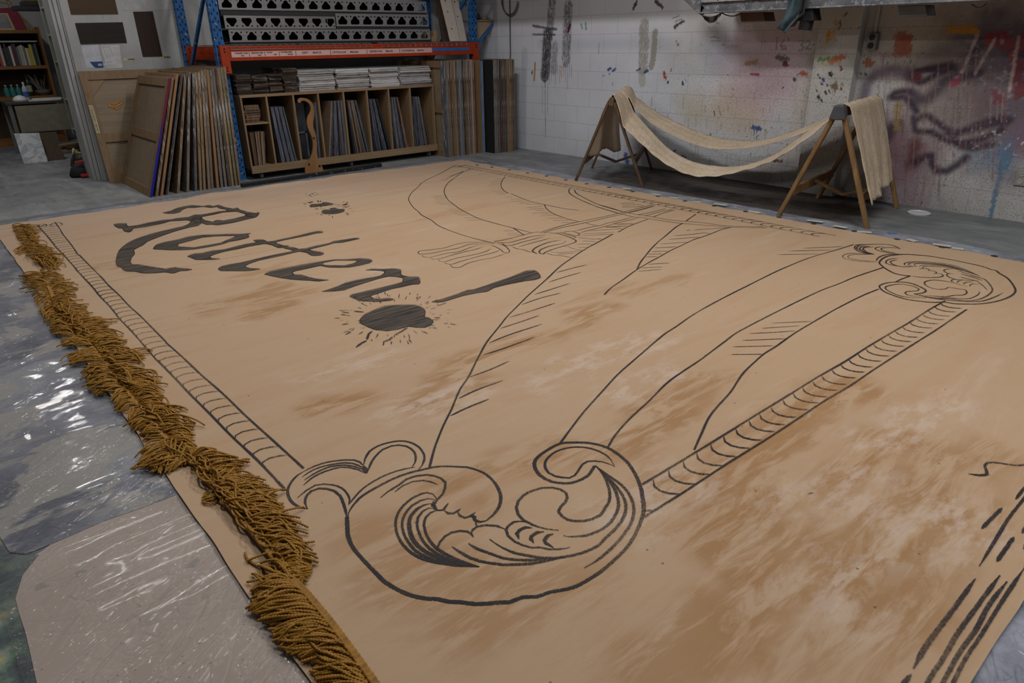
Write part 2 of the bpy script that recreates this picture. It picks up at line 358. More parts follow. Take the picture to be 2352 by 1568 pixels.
    for x,y,x2,y2,w,c in ((1396,161,1403,157,.024,BLU),(1407,163,1413,158,.028,BLU),(1463,162,1470,158,.022,BLU),(1480,166,1488,162,.03,BLU),(1398,169,1401,170,.014,BLU),(1384,174,1389,174,.012,LB),(1407,190,1407,195,.012,LB),
        (1525,168,1529,180,.034,RED),(1542,157,1541,163,.014,BRN),(1534,186,1534,190,.02,BK),(1568,188,1568,194,.024,BK),(1574,183,1576,187,.02,LB),(1505,250,1505,256,.012,LB),
        (1632,308,1634,314,.02,GRN),(1730,293,1745,296,.038,BLU),(1733,297,1732,318,.007,BLU),(1738,297,1738,320,.007,BLU),(1742,297,1742,312,.006,BLU),
        (1787,132,1806,136,.048,(.12,.115,.11)),(1713,146,1737,142,.045,(.36,.22,.17)),(1804,147,1807,149,.042,MAR),(1725,170,1743,171,.018,(.28,.05,.09)),
        (1842,167,1851,170,.036,ORG),(1830,173,1838,168,.014,(.3,.14,.1)),(1824,181,1826,184,.022,BK),(1861,159,1868,158,.016,LB),(1797,203,1799,201,.018,BK),(1848,219,1849,222,.018,LB),
        (1683,203,1684,205,.02,(.25,.19,.13)),(1553,94,1558,103,.01,ORG),(1557,104,1559,101,.016,ORG),(1905,172,1908,168,.026,(.03,.03,.05)),(1889,182,1893,181,.018,BLU),
        (1915,192,1920,204,.06,(.17,.125,.09)),(1935,190,1930,195,.03,(.28,.24,.19)),(1880,165,1875,178,.01,BK),(1886,190,1888,192,.016,BK),(1898,190,1896,194,.014,BK),(1892,211,1902,208,.018,BK),(1880,221,1883,223,.02,BK),(1884,230,1888,226,.014,BK),(1930,201,1935,202,.016,MAR),(1930,153,1934,156,.024,MAR),
        (1876,137,1903,135,.036,(.16,.24,.10)),(1912,138,1935,130,.060,(.38,.14,.07)),(1885,143,1930,146,.03,(.42,.26,.18)),(1956,140,1960,150,.04,(.32,.11,.06)),(1957,150,1952,172,.01,(.3,.08,.05)),
        (1988,142,2002,146,.055,(.34,.13,.08)),(2066,100,2085,118,.001,ORG),(1975,167,1980,170,.012,(.06,.09,.06)),(1987,169,1990,174,.014,(.06,.09,.06)),
        (1921,55,1920,70,.045,(.50,.23,.03)),(1908,72,1900,88,.04,(.48,.24,.04)),(1922,75,1915,85,.04,(.45,.24,.06)),(1925,62,1930,54,.03,(.14,.12,.12)),(1944,30,1940,36,.02,(.15,.1,.07)),
        (2170,62,2238,57,.020,(.42,.20,.02)),(2180,69,2240,72,.04,(.44,.22,.02)),(2208,69,2248,74,.03,(.42,.20,.02)),
        (2062,242,2062,295,.055,(.30,.22,.11)),(2025,262,2030,263,.02,(.02,.03,.02)),(1775,368,1795,372,.03,(.12,.06,.04)),(1919,352,1919,368,.024,(.07,.02,.02)),(1924,334,1924,340,.022,BK),
        (1548,347,1553,346,.016,(.04,.07,.25)),(1565,357,1575,361,.018,(.04,.07,.25)),(1438,355,1440,372,.06,(.05,.09,.30)),(1768,356,1772,360,.03,(.42,.30,.30)),
        (1650,245,1656,265,.012,(.3,.22,.2)),(1640,255,1642,265,.01,BK),(1455,20,1462,4,.03,BK),(1506,2,1522,18,.03,(.06,.03,.03)),(1240,92,1245,96,.008,(.4,.35,.25)),(1550,62,1570,48,.03,BK)):
        if w>.004: S([(x,y),(x2,y2)],w,c,alpha=.95,soft=.2,rag=.55,rs=70)
    S([(2070,85),(2068,115)],.10,(.33,.115,.075),alpha=.95,soft=.12,rag=.25,streak=(2,.5)); S([(2085,86),(2083,118)],.07,(.33,.115,.075),alpha=.95,soft=.12,rag=.4)
    for k in range(5): S([(2071+k*5,83),(2070+k*5,95)],.010,(.3,.09,.06))
    S([(2070,83),(2098,84)],.010,(.3,.09,.06)); S([(2030,128),(2085,127)],.05,(.33,.12,.09),alpha=.9,soft=.2,rag=.9,rs=60,dry=.42,streak=(3,.6))
    S([(2092,70),(2124,68)],.05,(.40,.34,.24),alpha=.7)
    for pts in ([(1785,85),(1783,115)],[(1801,92),(1793,104),(1797,114),(1805,111),(1803,105),(1795,107)],[(1835,95),(1844,93),(1846,98),(1839,103),(1847,108),(1843,114),(1834,116)],[(1850,97),(1857,93),(1861,98),(1857,106),(1850,112),(1863,113)],[(1811,88),(1812,93)],[(1628,52),(1640,50),(1652,54)],[(1632,86),(1642,84),(1652,88)],[(1634,94),(1654,94)],[(1545,42),(1560,36)],[(1550,50),(1566,44)]):
        S(pts,.011,(.12,.11,.11),alpha=.7,soft=.5,rag=.2)
    # fine drips and speckle
    for k in range(150):
        x=random.uniform(1990,2340); y=random.uniform(110,380); L=random.uniform(15,95)
        c=random.choice([(.20,.12,.10),(.15,.08,.10),(.12,.08,.08),(.30,.2,.2)])
        S([(x,y),(x-L*.06,y+L)],.010,c,alpha=random.uniform(.3,.7),soft=.5,rag=.5)
    for k in range(60):
        x=random.uniform(1400,1900); y=random.uniform(210,400); L=random.uniform(8,30)
        S([(x,y),(x-L*.03,y+L)],.009,(.18,.17,.16),alpha=.5,soft=.5)
    d=np.clip((6.2-u)/2.5,.12,1)*np.clip(1.25-v*.35,.4,1)
    for sc,th,c,al in ((48,.93,(.06,.06,.06),.8),(31,.955,(.07,.06,.05),.8)):
        a=np.clip((vnoise(u*sc,v*sc*.8,int(sc))-(th+.05*(1-d)))*30,0,1)*al; P.lay(slice(None),a,c)
    a=np.clip((vnoise(u*50,v*50,99)-.86)*20,0,1)*np.clip((2.4-u)/1,0,1)*np.clip(1-abs(v-.62)/.25,0,1); P.lay(slice(None),a,(.55,.55,.58))
    P.C=np.clip(P.C,0,1)
    m=NM('block_wall_paint',.6,.25); 
    tc=m.pos(src='Object'); sx=m.n('ShaderNodeSeparateXYZ'); m.set(sx.inputs[0],tc); cb=m.n('ShaderNodeCombineXYZ'); m.set(cb.inputs[0],sx.outputs[1]); m.set(cb.inputs[1],sx.outputs[2])
    br=m.n('ShaderNodeTexBrick'); m.set(br.inputs['Vector'],cb.outputs[0]); br.offset=.5
    for k,vv in (('Scale',1.0),('Mortar Size',.0035),('Mortar Smooth',.4),('Brick Width',.406),('Row Height',.203),('Bias',0)): br.inputs[k].default_value=vv
    c=m.attr('Paint')
    sy=m.mr(sx.outputs[1],6.6,4.4,.25,1); sy=m.math('MULTIPLY',sy,m.mr(sx.outputs[2],2.0,.9,.35,1))
    for sc_,r_ in ((55,.23),(90,.28),(26,.10)):
        vv_=m.voro(tc,sc_); hit=m.mr(vv_,m.math('MULTIPLY',sy,r_),m.math('MULTIPLY',sy,r_*.6),0,.75); c=m.mix(hit,c,(.085,.08,.075))
    c=m.mix(m.math('MULTIPLY',br.outputs['Fac'],.30),c,(.13,.12,.12)); m.col(c)
    h=m.math('SUBTRACT',m.noise(tc,60,3),m.math('MULTIPLY',br.outputs['Fac'],1.6)); m.bump(h,.35,.006)
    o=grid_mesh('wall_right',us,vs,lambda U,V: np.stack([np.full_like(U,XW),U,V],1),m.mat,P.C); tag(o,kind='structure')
    bb=MB(); bb.box((5.35,4.70,2.34),(5.60,YB,2.56)); tag(bb.build('unseen_shade_beam',simple('shade_beam_paint',(.3,.3,.3),.6)),kind='structure')  # unseen overhead beam, added and sized to shade the upper wall
    # pilaster and its painted face, conduit trims are separate things
    b=MB(); y0,z=wp(1858,300); y1,_=wp(1948,300); b.box((XW-.10,y1,0),(XW+.01,y0,3.9))
    U2=np.linspace(y0,y1,70); V2=np.linspace(0,1.9,220)
    me=b.build('trim_1',simple('pilaster_paint',(.42,.42,.415),.6,var=.1,scale=4)); tag(me,kind='structure')
    uu,vv=np.meshgrid(U2,V2); Q=Paint(uu.ravel(),vv.ravel(),(.42,.415,.405)); Q.C*=(.88+.24*fbm(Q.U*3,Q.V*3,5))[:,None]
    def T(pts,w,c,**k): Q.stroke([(lambda q:(q.y,q.z))(PX(x,y,XW-.1)) for x,y in pts],w,c,**k)
    T([(1921,50),(1910,85)],.05,(.50,.23,.03),rag=.9,rs=50,dry=.35,streak=(1.5,.6)); T([(1905,75),(1900,92)],.035,(.48,.24,.04),rag=.8); T([(1925,70),(1915,88)],.06,(.40,.24,.12),rag=1,dry=.5,alpha=.8); T([(1930,52),(1928,66)],.022,(.14,.12,.12),rag=.8)
    T([(1880,138),(1902,136)],.035,(.16,.24,.10),rag=.8); T([(1912,140),(1935,131)],.05,(.38,.14,.07),rag=.7,streak=(2,.6)); T([(1885,146),(1930,147)],.035,(.42,.24,.16),alpha=.7,rag=.8,dry=.4); T([(1945,30),(1940,36)],.02,(.15,.1,.07))
    for x,y,w,c in ((1907,169,.032,BK),(1890,182,.022,BLU),(1916,198,.06,(.17,.125,.09)),(1934,192,.03,(.28,.24,.19)),(1878,170,.014,BK),(1882,177,.014,BK),(1887,191,.018,BK),(1898,192,.014,BK),(1895,211,.022,BK),(1904,208,.014,BK),(1880,222,.024,BK),(1886,229,.018,BK),(1931,154,.024,MAR),(1932,201,.016,MAR),(1875,206,.012,BK)):
        T([(x,y),(x+2,y+4)],w,c,rag=.6,rs=70)
    a=np.clip((vnoise(Q.U*60,Q.V*52,4)-.93)*30,0,1)*.85; Q.lay(slice(None),a,(.08,.08,.08))
    grid_mesh('pilaster_face',U2,V2,lambda U,V: np.stack([np.full_like(U,XW-.1015)-0*U,U,V],1),m.mat,np.clip(Q.C,0,1),parent=me)
make_wall()
M_WHITE=simple('white_wall_paint',(.40,.40,.40),.7,var=.08,scale=3)
b=MB(); b.box((2.95,YB,0),(XW,YB+.15,3.9)); tag(b.build('wall_back',M_WHITE),kind='structure')
m=NM('partition_paint',.65,.3); p=m.pos(); c=m.ramp(m.noise(p,2,6,.6),[(.3,(.27,.275,.275)),(.7,(.39,.395,.39))])
c=m.mix(m.mr(m.noise(m.pos((6,6,.7)),3,5),.6,.7,0,.35),c,(.22,.24,.28)); c=m.mix(m.mr(m.voro(p,18),.10,.05,0,.6),c,(.12,.12,.13)); m.col(c); M_PART=m.mat
b=MB(); b.box((1.60,YL,0),(2.95,YL+.16,3.9)); b.box((1.585,YL+.03,0),(1.60,YL+.13,3.9)); tag(b.build('wall_left',M_PART),kind='structure')
b=MB(); b.box((-3,13.8,0),(XW,13.9,3.9)); tag(b.build('wall_far',M_WHITE),kind='structure')
b=MB(); b.box((-3,-3,3.9),(XW+.2,13.9,4.0)); tag(b.build('ceiling',simple('ceiling_paint',(.35,.35,.34),.8)),kind='structure')
b=MB(); b.box((-3.1,-3,0),(-3,13.9,3.9)); tag(b.build('wall_near',M_WHITE),kind='structure')

# ================================================================== SHEETS UNDER THE CANVAS
CX0,CX1,CY0,CY1=.375,5.235,.182,7.075
def sheet_grid(name,x0,x1,y0,y1,step,z,amp,seed,mat,edge=.02,cut=None,label=None,cat=None):
    us=np.arange(x0,x1+step,step); vs=np.arange(y0,y1+step,step)
    def fn(U,V):
        tx=(U-x0)/(x1-x0); ty=(V-y0)/(y1-y0)
        ex=np.clip(1-np.minimum(tx,1-tx)*(x1-x0)/.12,0,1); ey=np.clip(1-np.minimum(ty,1-ty)*(y1-y0)/.12,0,1)
        X=U+np.sign(tx-.5)*ex*edge*(fbm(V*3,V*0,seed)-.5)*2; Y=V+np.sign(ty-.5)*ey*edge*(fbm(U*3,U*0,seed+3)-.5)*2
        if cut: X,Y=cut(X,Y)
        Z=z+amp*fbm(U*9+2*fbm(U*2,V*2,seed),V*5,seed+7)
        return np.stack([X,Y,Z],1)
    o=grid_mesh(name,us,vs,fn,mat)
    return tag(o,label,cat)
m=NM('brown_rosin_paper',.7,.25); p=m.pos(); c=m.ramp(m.noise(p,3,5),[(.3,(.43,.355,.30)),(.7,(.50,.42,.36))]); c=m.mix(m.mr(m.voro(p,38),.12,.07,0,.6),c,(.13,.115,.11)); c=m.mix(m.mr(m.noise(p,8,3),.66,.70,0,.4),c,(.14,.17,.18)); m.col(c); M_KRAFT=m.mat
m=NM('grey_painted_paper',.6,.3); p=m.pos(); c=m.ramp(m.noise(p,2.3,7,.62,.8),[(.25,(.065,.07,.09)),(.42,(.12,.13,.165)),(.54,(.20,.21,.25)),(.66,(.34,.35,.37)),(.75,(.16,.165,.195))])
c=m.mix(m.mr(m.noise(m.pos((1.2,5,1),(0,0,.1)),2.4,6,.7),.55,.62,0,.6),c,(.33,.315,.29)); c=m.mix(m.mr(m.noise(m.pos((1,1.6,1)),1.9,5,.6,.6),.535,.56,0,.85),c,(.36,.345,.31)); m.col(c); M_GREYP=m.mat
def ang_cut(ax,ay,k): return lambda X,Y: (X,Y)
def paper(name,px,z,mat,label,seed):
    P_=catmull([tuple(FL(a,b_,z))[:2] for a,b_ in px]+[tuple(FL(*px[0],z))[:2]],.06)[:-1]; P_=[(float(a[0]),float(a[1])) for a in P_]
    b=MB(); b.prism(P_,[],lambda u,v,d:(u,v,z+d),.0012); return tag(b.build(name,mat),label,'paper sheet')
kraft=paper('rosin_paper',[(395,1118),(330,1140),(250,1172),(160,1215),(95,1268),(52,1322),(36,1375),(58,1450),(85,1568),(115,1700),(420,1760),(760,1740),(700,1500),(520,1230)],.0010,M_KRAFT,'brown paper sheet taped over the floor under plastic, lower left of the canvas',1)
grey=paper('painted_paper',[(440,1122),(330,1165),(240,1196),(140,1240),(60,1272),(22,1268),(0,1232),(-90,1080),(-260,820),(-280,640),(-120,560),(0,540),(70,560),(170,700),(330,950)],.0026,M_GREYP,'grey-blue brush-painted paper covering the floor left of the canvas',2)
def make_plastic():
    m=NM('clear_plastic_film',.10,.5); b=m.b
    b.inputs['Base Color'].default_value=(.30,.305,.31,1); b.inputs['Roughness'].default_value=.09; b.inputs['Specular IOR Level'].default_value=1.0; b.inputs['Coat Weight'].default_value=.8; b.inputs['Coat Roughness'].default_value=.06
    tr=m.n('ShaderNodeBsdfTransparent'); tr.inputs[0].default_value=(.93,.93,.94,1)
    ms=m.n('ShaderNodeMixShader'); fr=m.n('ShaderNodeFresnel'); fr.inputs[0].default_value=1.5
    w1=m.noise(m.apos(.7,2.6,.62),2.2,1.5,.4,.8)
    def crease(v,wd): return m.mr(m.math('ABSOLUTE',m.math('SUBTRACT',v,.5)),0,wd,1,0)
    c1=crease(m.noise(m.apos(.9,3.4,.66),2.4,2,.5,1.2),.045); c2=crease(m.noise(m.apos(1.8,3.0,-.25),3.0,2,.5,1.4),.03); c3=crease(m.noise(m.apos(2.5,7,.5),3.6,2,.5,1.0),.06)
    amp=m.mr(m.noise(m.pos((1,1,1)),1.7,2),.42,.60,.25,1)
    h=m.math('ADD',w1,m.math('MULTIPLY',amp,m.math('ADD',m.math('MULTIPLY',c1,.30),m.math('ADD',m.math('MULTIPLY',c2,.14),m.math('MULTIPLY',c3,.10))))); m.bump(h,1.0,.017)
    nb=[n for n in m.t.nodes if n.type=='BUMP'][0]; m.t.links.new(nb.outputs[0],fr.inputs['Normal'])
    f=m.math('MINIMUM',m.math('ADD',m.math('MULTIPLY',fr.outputs[0],1.1),.03),.36); m.set(ms.inputs[0],f)
    for s_,i in ((tr,1),(b,2)): m.t.links.new(s_.outputs[0],ms.inputs[i])
    m.t.links.new(ms.outputs[0],m.t.nodes['Material Output'].inputs[0])
    us=np.arange(-.14,5.46,.02); vs=np.arange(-.35,7.36,.03)
    def fn(U,V):
        out=(U<CX0+.02)|(U>CX1-.02)|(V<CY0+.02)|(V>CY1-.02)
        w=fbm(U*4+3*fbm(U*2,V*2,2),V*11,13); w=np.abs(w-.5)*2
        Z=.0065+np.where(out,.010*w*np.clip(1,0,1),0)
        X=U+np.where(U<-.13,.02*np.sin(V*2.1)+.03*fbm(V*2,V*0,4),0)+np.where(U>5.4,.04*(fbm(V*5,V*0,6)-.5),0)
        Y=V+np.where(V>7.3,.05*(fbm(U*5,U*0,9)-.5),0)
        return np.stack([X,Y,Z],1)
    o=grid_mesh('plastic_sheet',us,vs,fn,m.mat); tag(o,'clear wrinkled plastic sheeting spread on the floor beneath the whole tan canvas','plastic sheet')
make_plastic()
m=NM('pale_lilac_dropcloth',.7,.25); p=m.pos(); c=m.ramp(m.noise(p,4,6,.7),[(.32,(.12,.14,.19)),(.48,(.24,.26,.32)),(.62,(.38,.39,.46))]); c=m.mix(m.mr(m.noise(m.pos((2,2,1),(0,0,1)),5,4,.6),.62,.66,0,.9),c,(.55,.56,.58)); c=m.mix(m.mr(m.noise(m.pos((1,1,1),(0,0,2)),3.3,4,.6),.66,.68,0,.9),c,(.03,.12,.42)); m.col(c)
dc=sheet_grid('paint_dropcloth',.64,5.40,-.3,7.24,.06,.0022,.0010,23,m.mat,.05,label='lilac-grey paint-smeared drop cloth showing as a rim around the tan canvas',cat='drop cloth')
# ================================================================== THE PAINTED CANVAS
CROPS={'S1':(250,450,6.533),'S2':(420,520,6.533),'S3':(600,520,6.189),'S4':(750,600,4.612),'S5':(680,430,16.8),'T1':(80,500,5.88),'T2':(320,720,3.7325),
'T3':(640,990,5.6),'T4':(880,1120,5.6),'T5':(1170,1000,6.533),'T6':(1450,680,2.94),'U1':(930,370,5.88),'U2':(1130,370,7.84),'U3':(1100,470,5.88),'U4':(1370,430,5.88),
'U5':(1700,500,5.88),'U6':(1930,560,5.573),'U7':(970,560,3.015),'U8':(1280,560,2.94),'V':(900,1000,3.734),'W':(1800,1000,2.7609),'P':(0,0,1)}
def CPT(crop,u,v): ox,oy,s=CROPS[crop]; q=FL(ox+u/s,oy+v/s,ZC); return (q.x,q.y)
def parse(txt):
    out=[]; crop='P'
    for tok in txt.replace('(',' ').replace(')',' ').split():
        if tok in CROPS: crop=tok; continue
        u,v=tok.split(','); out.append(CPT(crop,float(u),float(v)))
    return out
ZC=.012
def ruffle(X,Y):
    e=np.minimum(np.minimum(X-CX0,CX1-X),np.minimum(Y-CY0,CY1-Y)); k=np.clip(1-e/.16,0,1)**2
    far=np.clip((X-1.2)/1,0,1)*np.clip((4.9-X)/.3,0,1)*np.clip(1-(CY1-Y)/.12,0,1)
    return k*.004*np.abs(np.sin((X+Y)*9+3*vnoise(X*3,Y*3,4)))+far*.028*np.clip(vnoise(X*3.3,Y*1.0+3,17)-.42,0,1)*1.6
def hC(x,y): return ZC+float(ruffle(np.array([x]),np.array([y]))[0])
STR=[]   # ribbons: list of (pts, width, taper)
def K(w,txt,taper=1):                          # strokes: width in cm, point lists separated by ;
    crop=''
    for seg in txt.split(';'):
        toks=seg.replace('(',' ').replace(')',' ').split()
        if not toks: continue
        if toks[0] in CROPS: crop=toks[0]
        else: seg=crop+' '+seg
        p=parse(seg)
        if len(p)>1: STR.append((catmull(p),w/100,taper))
        c=[t for t in seg.replace('(',' ').replace(')',' ').split() if t in CROPS]
        if c: crop=c[-1]
# near scroll
K(1.25,"T3 320,520 240,570 160,660 118,750 130,850 190,930 270,980 375,1000; T3 375,1000 340,920 360,830 420,770 520,735 620,740 720,770 790,830 830,920 860,1020 880,1120")
K(1.7,"T3 880,1100 885,1250 890,1330 930,1450 1010,1568 T4 0,1190 100,1260 230,1330 400,1395 560,1425 700,1430 850,1465 1000,1470 1200,1495 1450,1478 1620,1470 1800,1405 1980,1400 2150,1340 V 1560,1300 1750,1195 1900,1075 2030,940 2110,800 2160,650 2155,560 2130,430 2070,300 1990,200 1850,105 1700,65 1550,60 1440,70 1310,140 1235,205 1225,265 1270,340 1370,395 1490,410 1580,395 1680,345 1740,260",0)
K(1.0,"T3 320,520 460,450 640,395 850,370 970,370 1040,395 1100,450; 300,590 440,500 620,440 850,405 960,415 1090,470; 330,630 450,550 650,460 850,435 960,450 1100,495; 320,695 430,600 600,515 800,462 900,465 1010,490 1130,545")
K(3.0,"T3 1095,445 1115,490 1130,540")
K(1.2,"T3 1095,430 1110,360 1170,260 1280,190 1400,150 1550,125 1680,140 1800,200 1870,300 1870,380 1840,450 1800,490; 1135,540 1180,430 1240,330 1340,235 1450,190 1550,178 1650,195 1740,260 1765,340 1755,400 1715,465")
K(1.0,"T3 1755,462 1600,490 1450,535 1300,600 1150,690 1050,770 960,870 900,945; 900,945 915,880 880,800 810,730 700,690 580,680 470,695 360,760 240,858")
K(1.4,"T3 890,1120 900,1050 960,950 1030,870 1140,790 1300,700 1480,610 1650,545 1850,495 2000,462 2150,450 2352,460 V 640,270 780,315 870,390 920,470 935,540 920,610 870,680 810,730 760,738 720,720 700,680")
K(1.3,"T3 1310,855 1400,780 1550,690 1650,615 1780,575 1900,562 2000,572 2090,605 2145,660 2140,740 2110,810 2040,880 2000,940 2010,1000 2060,1020 2130,1010 2185,930")
K(.9,"T3 1490,785 1600,700 1720,650 1850,632 1960,650 2050,690")
K(1.3,"T4 690,290 770,285 835,200; 790,290 830,325 900,330 960,300 1000,265; 960,310 990,360 1050,385 1120,365 1190,315; 1140,350 1180,420 1240,440 1300,435")
K(2.2,"T4 650,170 645,230 690,285; 1150,340 1185,410")
K(.8,"T4 1190,430 1200,500")
K(1.3,"T4 690,140 640,80 560,62 480,80 380,130 270,220 190,330 160,450 175,570 220,680 310,790 420,870 560,930 750,970 1000,1005 1240,1015; 680,165 640,145 570,140 480,165 370,230 280,340 245,450 260,570 320,690 420,810 560,890 700,940 900,975 1240,1015; 650,265 590,260 510,300 450,380 435,470 460,570 510,680 600,780 720,860 880,930 1100,990; 760,285 690,290 610,320 550,380 525,480 545,570 600,680 690,780 780,840 900,900 1050,960 1240,1015")
K(1.7,"T4 650,210 600,205 520,225 440,270 360,360 335,460 350,580 400,690 500,790 640,870 800,930 1000,980 1200,1010; 800,960 1000,985 1150,1000")
K(1.1,"T4 720,820 700,770 730,700 800,620 880,575 980,555 1080,560 1130,590 1165,640; 1130,590 1150,540 1220,495 1340,480 1460,490 1565,530; 1850,440 1760,430 1680,440 1610,490 1580,540 1610,620 1690,690 1800,740 1920,770 2000,765 2150,790 2260,790 2352,780 V 1530,955")
K(1.5,"T4 1920,515 1830,510 1760,540 1720,590 1745,660; 2070,565 1980,575 1910,620 1900,660 1935,710; 2190,595 2120,615 2075,670 2090,710 2190,770")
K(1.4,"T4 885,755 980,820 1120,900 1250,945 1400,970 1550,990 1700,985 1900,975 2100,935 2352,885; 1100,715 1200,780 1350,835 1550,905 1700,925 1900,930 2100,910; 1370,660 1500,750 1700,840 1850,870 2000,895 2200,905 V 1494,1038 1620,1010 1760,950 1826,886 T5 1570,1420 1680,1290 1740,1150 1745,1020 1700,900 1600,760 1450,600 1290,450")
K(1.2,"T5 1580,465 1520,360 1460,300 1330,230 1180,185 1000,172 850,190 700,240 590,320 535,410 545,500 590,560 690,610 800,630 900,635 980,600 1040,520 1100,430 1170,390 1280,380 1400,395 1520,435 1580,465")
K(1.4,"T5 1290,450 1400,580 1470,720 1505,850 1500,980 1440,1080 1370,1190 1250,1250 1130,1280 1000,1285 880,1265 790,1210 735,1140 770,1070 840,1000 870,930 850,860 770,810 640,780 500,785 340,830 210,900 130,990 105,1080 130,1180 210,1270 350,1340 550,1400 740,1420; 1290,450 1420,590 1540,740 1600,850 1635,980 1630,1100 1570,1230 1470,1350 1320,1440 1150,1500 1000,1515 870,1515 810,1500; 1290,450 1500,610 1680,740 1790,870 1860,1030 1865,1180 1820,1330 1740,1450 V 1956,892 1870,980 1760,1070 1650,1135")
# long folds of the painted drape
K(1.2,"U7 50,1545 90,1400 150,1250 200,1150 260,1010 320,920 380,800 440,690 465,655 530,575 590,500 660,430 730,360 860,245 950,160 1040,95 1130,35 U3 1640,490 1810,395; U3 1880,370 2030,290 2280,195",0)
K(.9,"U7 930,198 1040,168 1140,145; 875,265 1000,225 1100,197; 778,350 900,312 1025,272; 690,420 820,375 960,340; 605,508 740,468 920,410; 540,585 680,540 810,495")
K(1.3,"U7 465,685 600,630 830,555; 425,768 560,725 780,645; 325,922 470,870 600,812; 250,1070 380,1010 560,945; 195,1190 310,1135 460,1075")
K(1.2,"U8 20,1345 120,1210 200,1110 300,1000 400,890 500,800 570,740 650,670 730,605 800,560 900,490 1000,430 1150,350 1300,275 1450,200 1550,155 1700,95 1870,45 2000,5; 340,1375 400,1280 500,1170 620,1060 740,940 850,860 970,780 1130,660 1220,595 1400,500 1600,400 1780,315 1900,270 2020,220 2200,160; 925,1390 970,1290 1020,1180 1080,1100 1170,1000 1250,880 1330,800 1400,740 1480,690 1600,605 1750,515 1900,430 2060,350 2170,305",0)
K(.9,"U8 1450,535 1720,523; 1380,570 1640,553; 1295,605 1450,598 1610,587; 1250,652 1545,640; 1185,695 1460,688; 1172,747 1390,745; 1660,30 1930,18; 1560,48 1860,42; 1485,73 1780,68")
K(1.1,"U4 105,1450 190,1365 280,1300 370,1240 430,1195 550,1110 700,1020 850,940 990,860 1150,785 1320,705 1430,670 1540,630 1680,575 1820,540; 550,1105 590,1020 650,940 740,830 830,740 940,650 1070,540 1165,485; 1210,455 1340,365",0)
K(.8,"U4 1310,580 1440,568 1800,545; 1210,585 1275,575; 1040,655 1300,635 1450,615 1540,625; 970,705 1170,690 1260,680 1420,678; 860,765 1100,750 1250,740; 780,820 1090,803; 740,867 980,862; 690,905 900,897; 660,940 830,937; 695,1040 990,1022; 600,1090 900,1075; 555,1135 890,1107")
K(.8,"U4 0,225 200,280 370,335 450,350 560,372 650,380 780,405 980,440 1200,460 1450,480 1750,520 2250,535; 0,262 160,310 320,355 500,400 640,410 750,432 1000,470 1180,490 1500,515 1850,540 2300,548; 430,345 600,305 790,250; 560,372 750,335 930,290; 660,385 850,335 1020,300; 760,405 900,350 1050,305; 330,222 520,212; 350,247 600,232; 340,270 560,262 640,245; 130,540 420,525; 240,497 500,492",0)
K(.8,"U1 640,75 560,120 450,180 340,230 240,285; 228,288 190,335 130,390 80,440 50,510 80,580 130,640 180,680 230,730 360,800 450,870 600,935 800,1005 1000,1060 1210,1110; 890,105 780,150 650,240 570,310 530,400 550,470 590,530 680,600 750,650 870,715 1000,775 1200,835 1450,900 1700,965; 1355,210 1310,270 1298,330 1330,390 1400,435; 1430,437 1550,490 1700,545 1880,585 2150,640 2352,665; 1880,585 1920,650 2000,705 2150,765 2352,820",0)
K(1.0,"U1 1460,900 1610,1000; U2 1400,490 1385,550 1430,605 1560,680 1750,765 1950,840 2270,940; 1485,520 1520,580 1650,655 1800,730 1900,775 2100,840 2352,910",0)
K(.5,"U1 390,472 540,470; 360,492 550,492; 385,513 560,515; 410,540 590,540; 400,562 620,565; 450,583 650,580; 565,602 690,605; 550,632 720,633; 580,660 750,663; 610,685 790,682; 660,712 860,715; 700,733 870,730; 790,765 990,767; 840,797 1040,797; 1210,240 1320,232; 1160,275 1310,268; 1150,297 1300,295; 1120,322 1300,318; 1110,345 1310,345; 1140,375 1330,368; 1170,410 1360,405; 1210,428 1400,428; 1240,450 1380,445; 1340,490 1450,488; 1420,517 1580,515; 1430,543 1640,542; 1520,570 1700,560; 1630,580 1850,585; 1640,628 1870,610; 1670,650 1890,640; 1750,665 1900,665; 1700,707 1940,690; 1830,720 1990,708; 1800,745 2050,725; 1930,772 2150,770; 1990,802 2240,797; 2110,830 2330,828; 1320,942 1490,938; 1365,975 1540,973; 1380,998 1580,995; 465,262 560,240 700,175 870,115; 570,215 680,180 800,130")
K(.8,"U3 870,380 1100,315 1450,240 1900,135 2352,20; 830,375 1100,290 1400,220 1700,160 1950,100 2352,0; U1 1210,1085 1350,1060 1550,1010 1750,960 1820,960",0)
K(.7,"U1 1210,1110 1050,1095 870,1097 700,1120 540,1170 400,1190 200,1215 175,1230 200,1255 300,1250 440,1230 540,1205 700,1180 820,1140 900,1120 1150,1120; 230,1260 250,1290 320,1300 420,1280 560,1245 720,1225 860,1175 990,1135; 340,1300 380,1325 480,1315 650,1265 850,1215 960,1190 1060,1155; 450,1325 480,1355 540,1358 700,1310 900,1270 1080,1225 1165,1180; 530,1360 560,1385 620,1395 800,1340 1000,1285 1200,1235 1285,1200; 610,1400 650,1435 740,1435 850,1380 1000,1340 1200,1300 1370,1245; 1150,1130 1230,1160 1300,1200 1330,1230 1380,1240 1415,1220 1390,1180 1340,1140 1250,1110")
K(.8,"U1 1205,1085 1240,1100 1400,1100 1600,1050 1700,1020 1900,995; 1310,1105 1350,1135 1430,1140 1600,1090 1890,1020; 1530,1160 1700,1110 1960,1040; 1450,1155 1520,1185 1600,1195 1680,1225 1740,1225 1790,1255; 2040,975 2100,965 2200,990 2310,1030 2270,1040")
K(1.3,"U1 2115,1065 1950,1095 1800,1150 1730,1200 1735,1230 1790,1255; 2175,1075 2130,1110 1950,1150 1830,1200 1820,1240 1870,1255 1890,1235 2000,1190 2150,1145 2290,1100 2310,1075 2230,1030 2130,995 2000,970 1830,965")
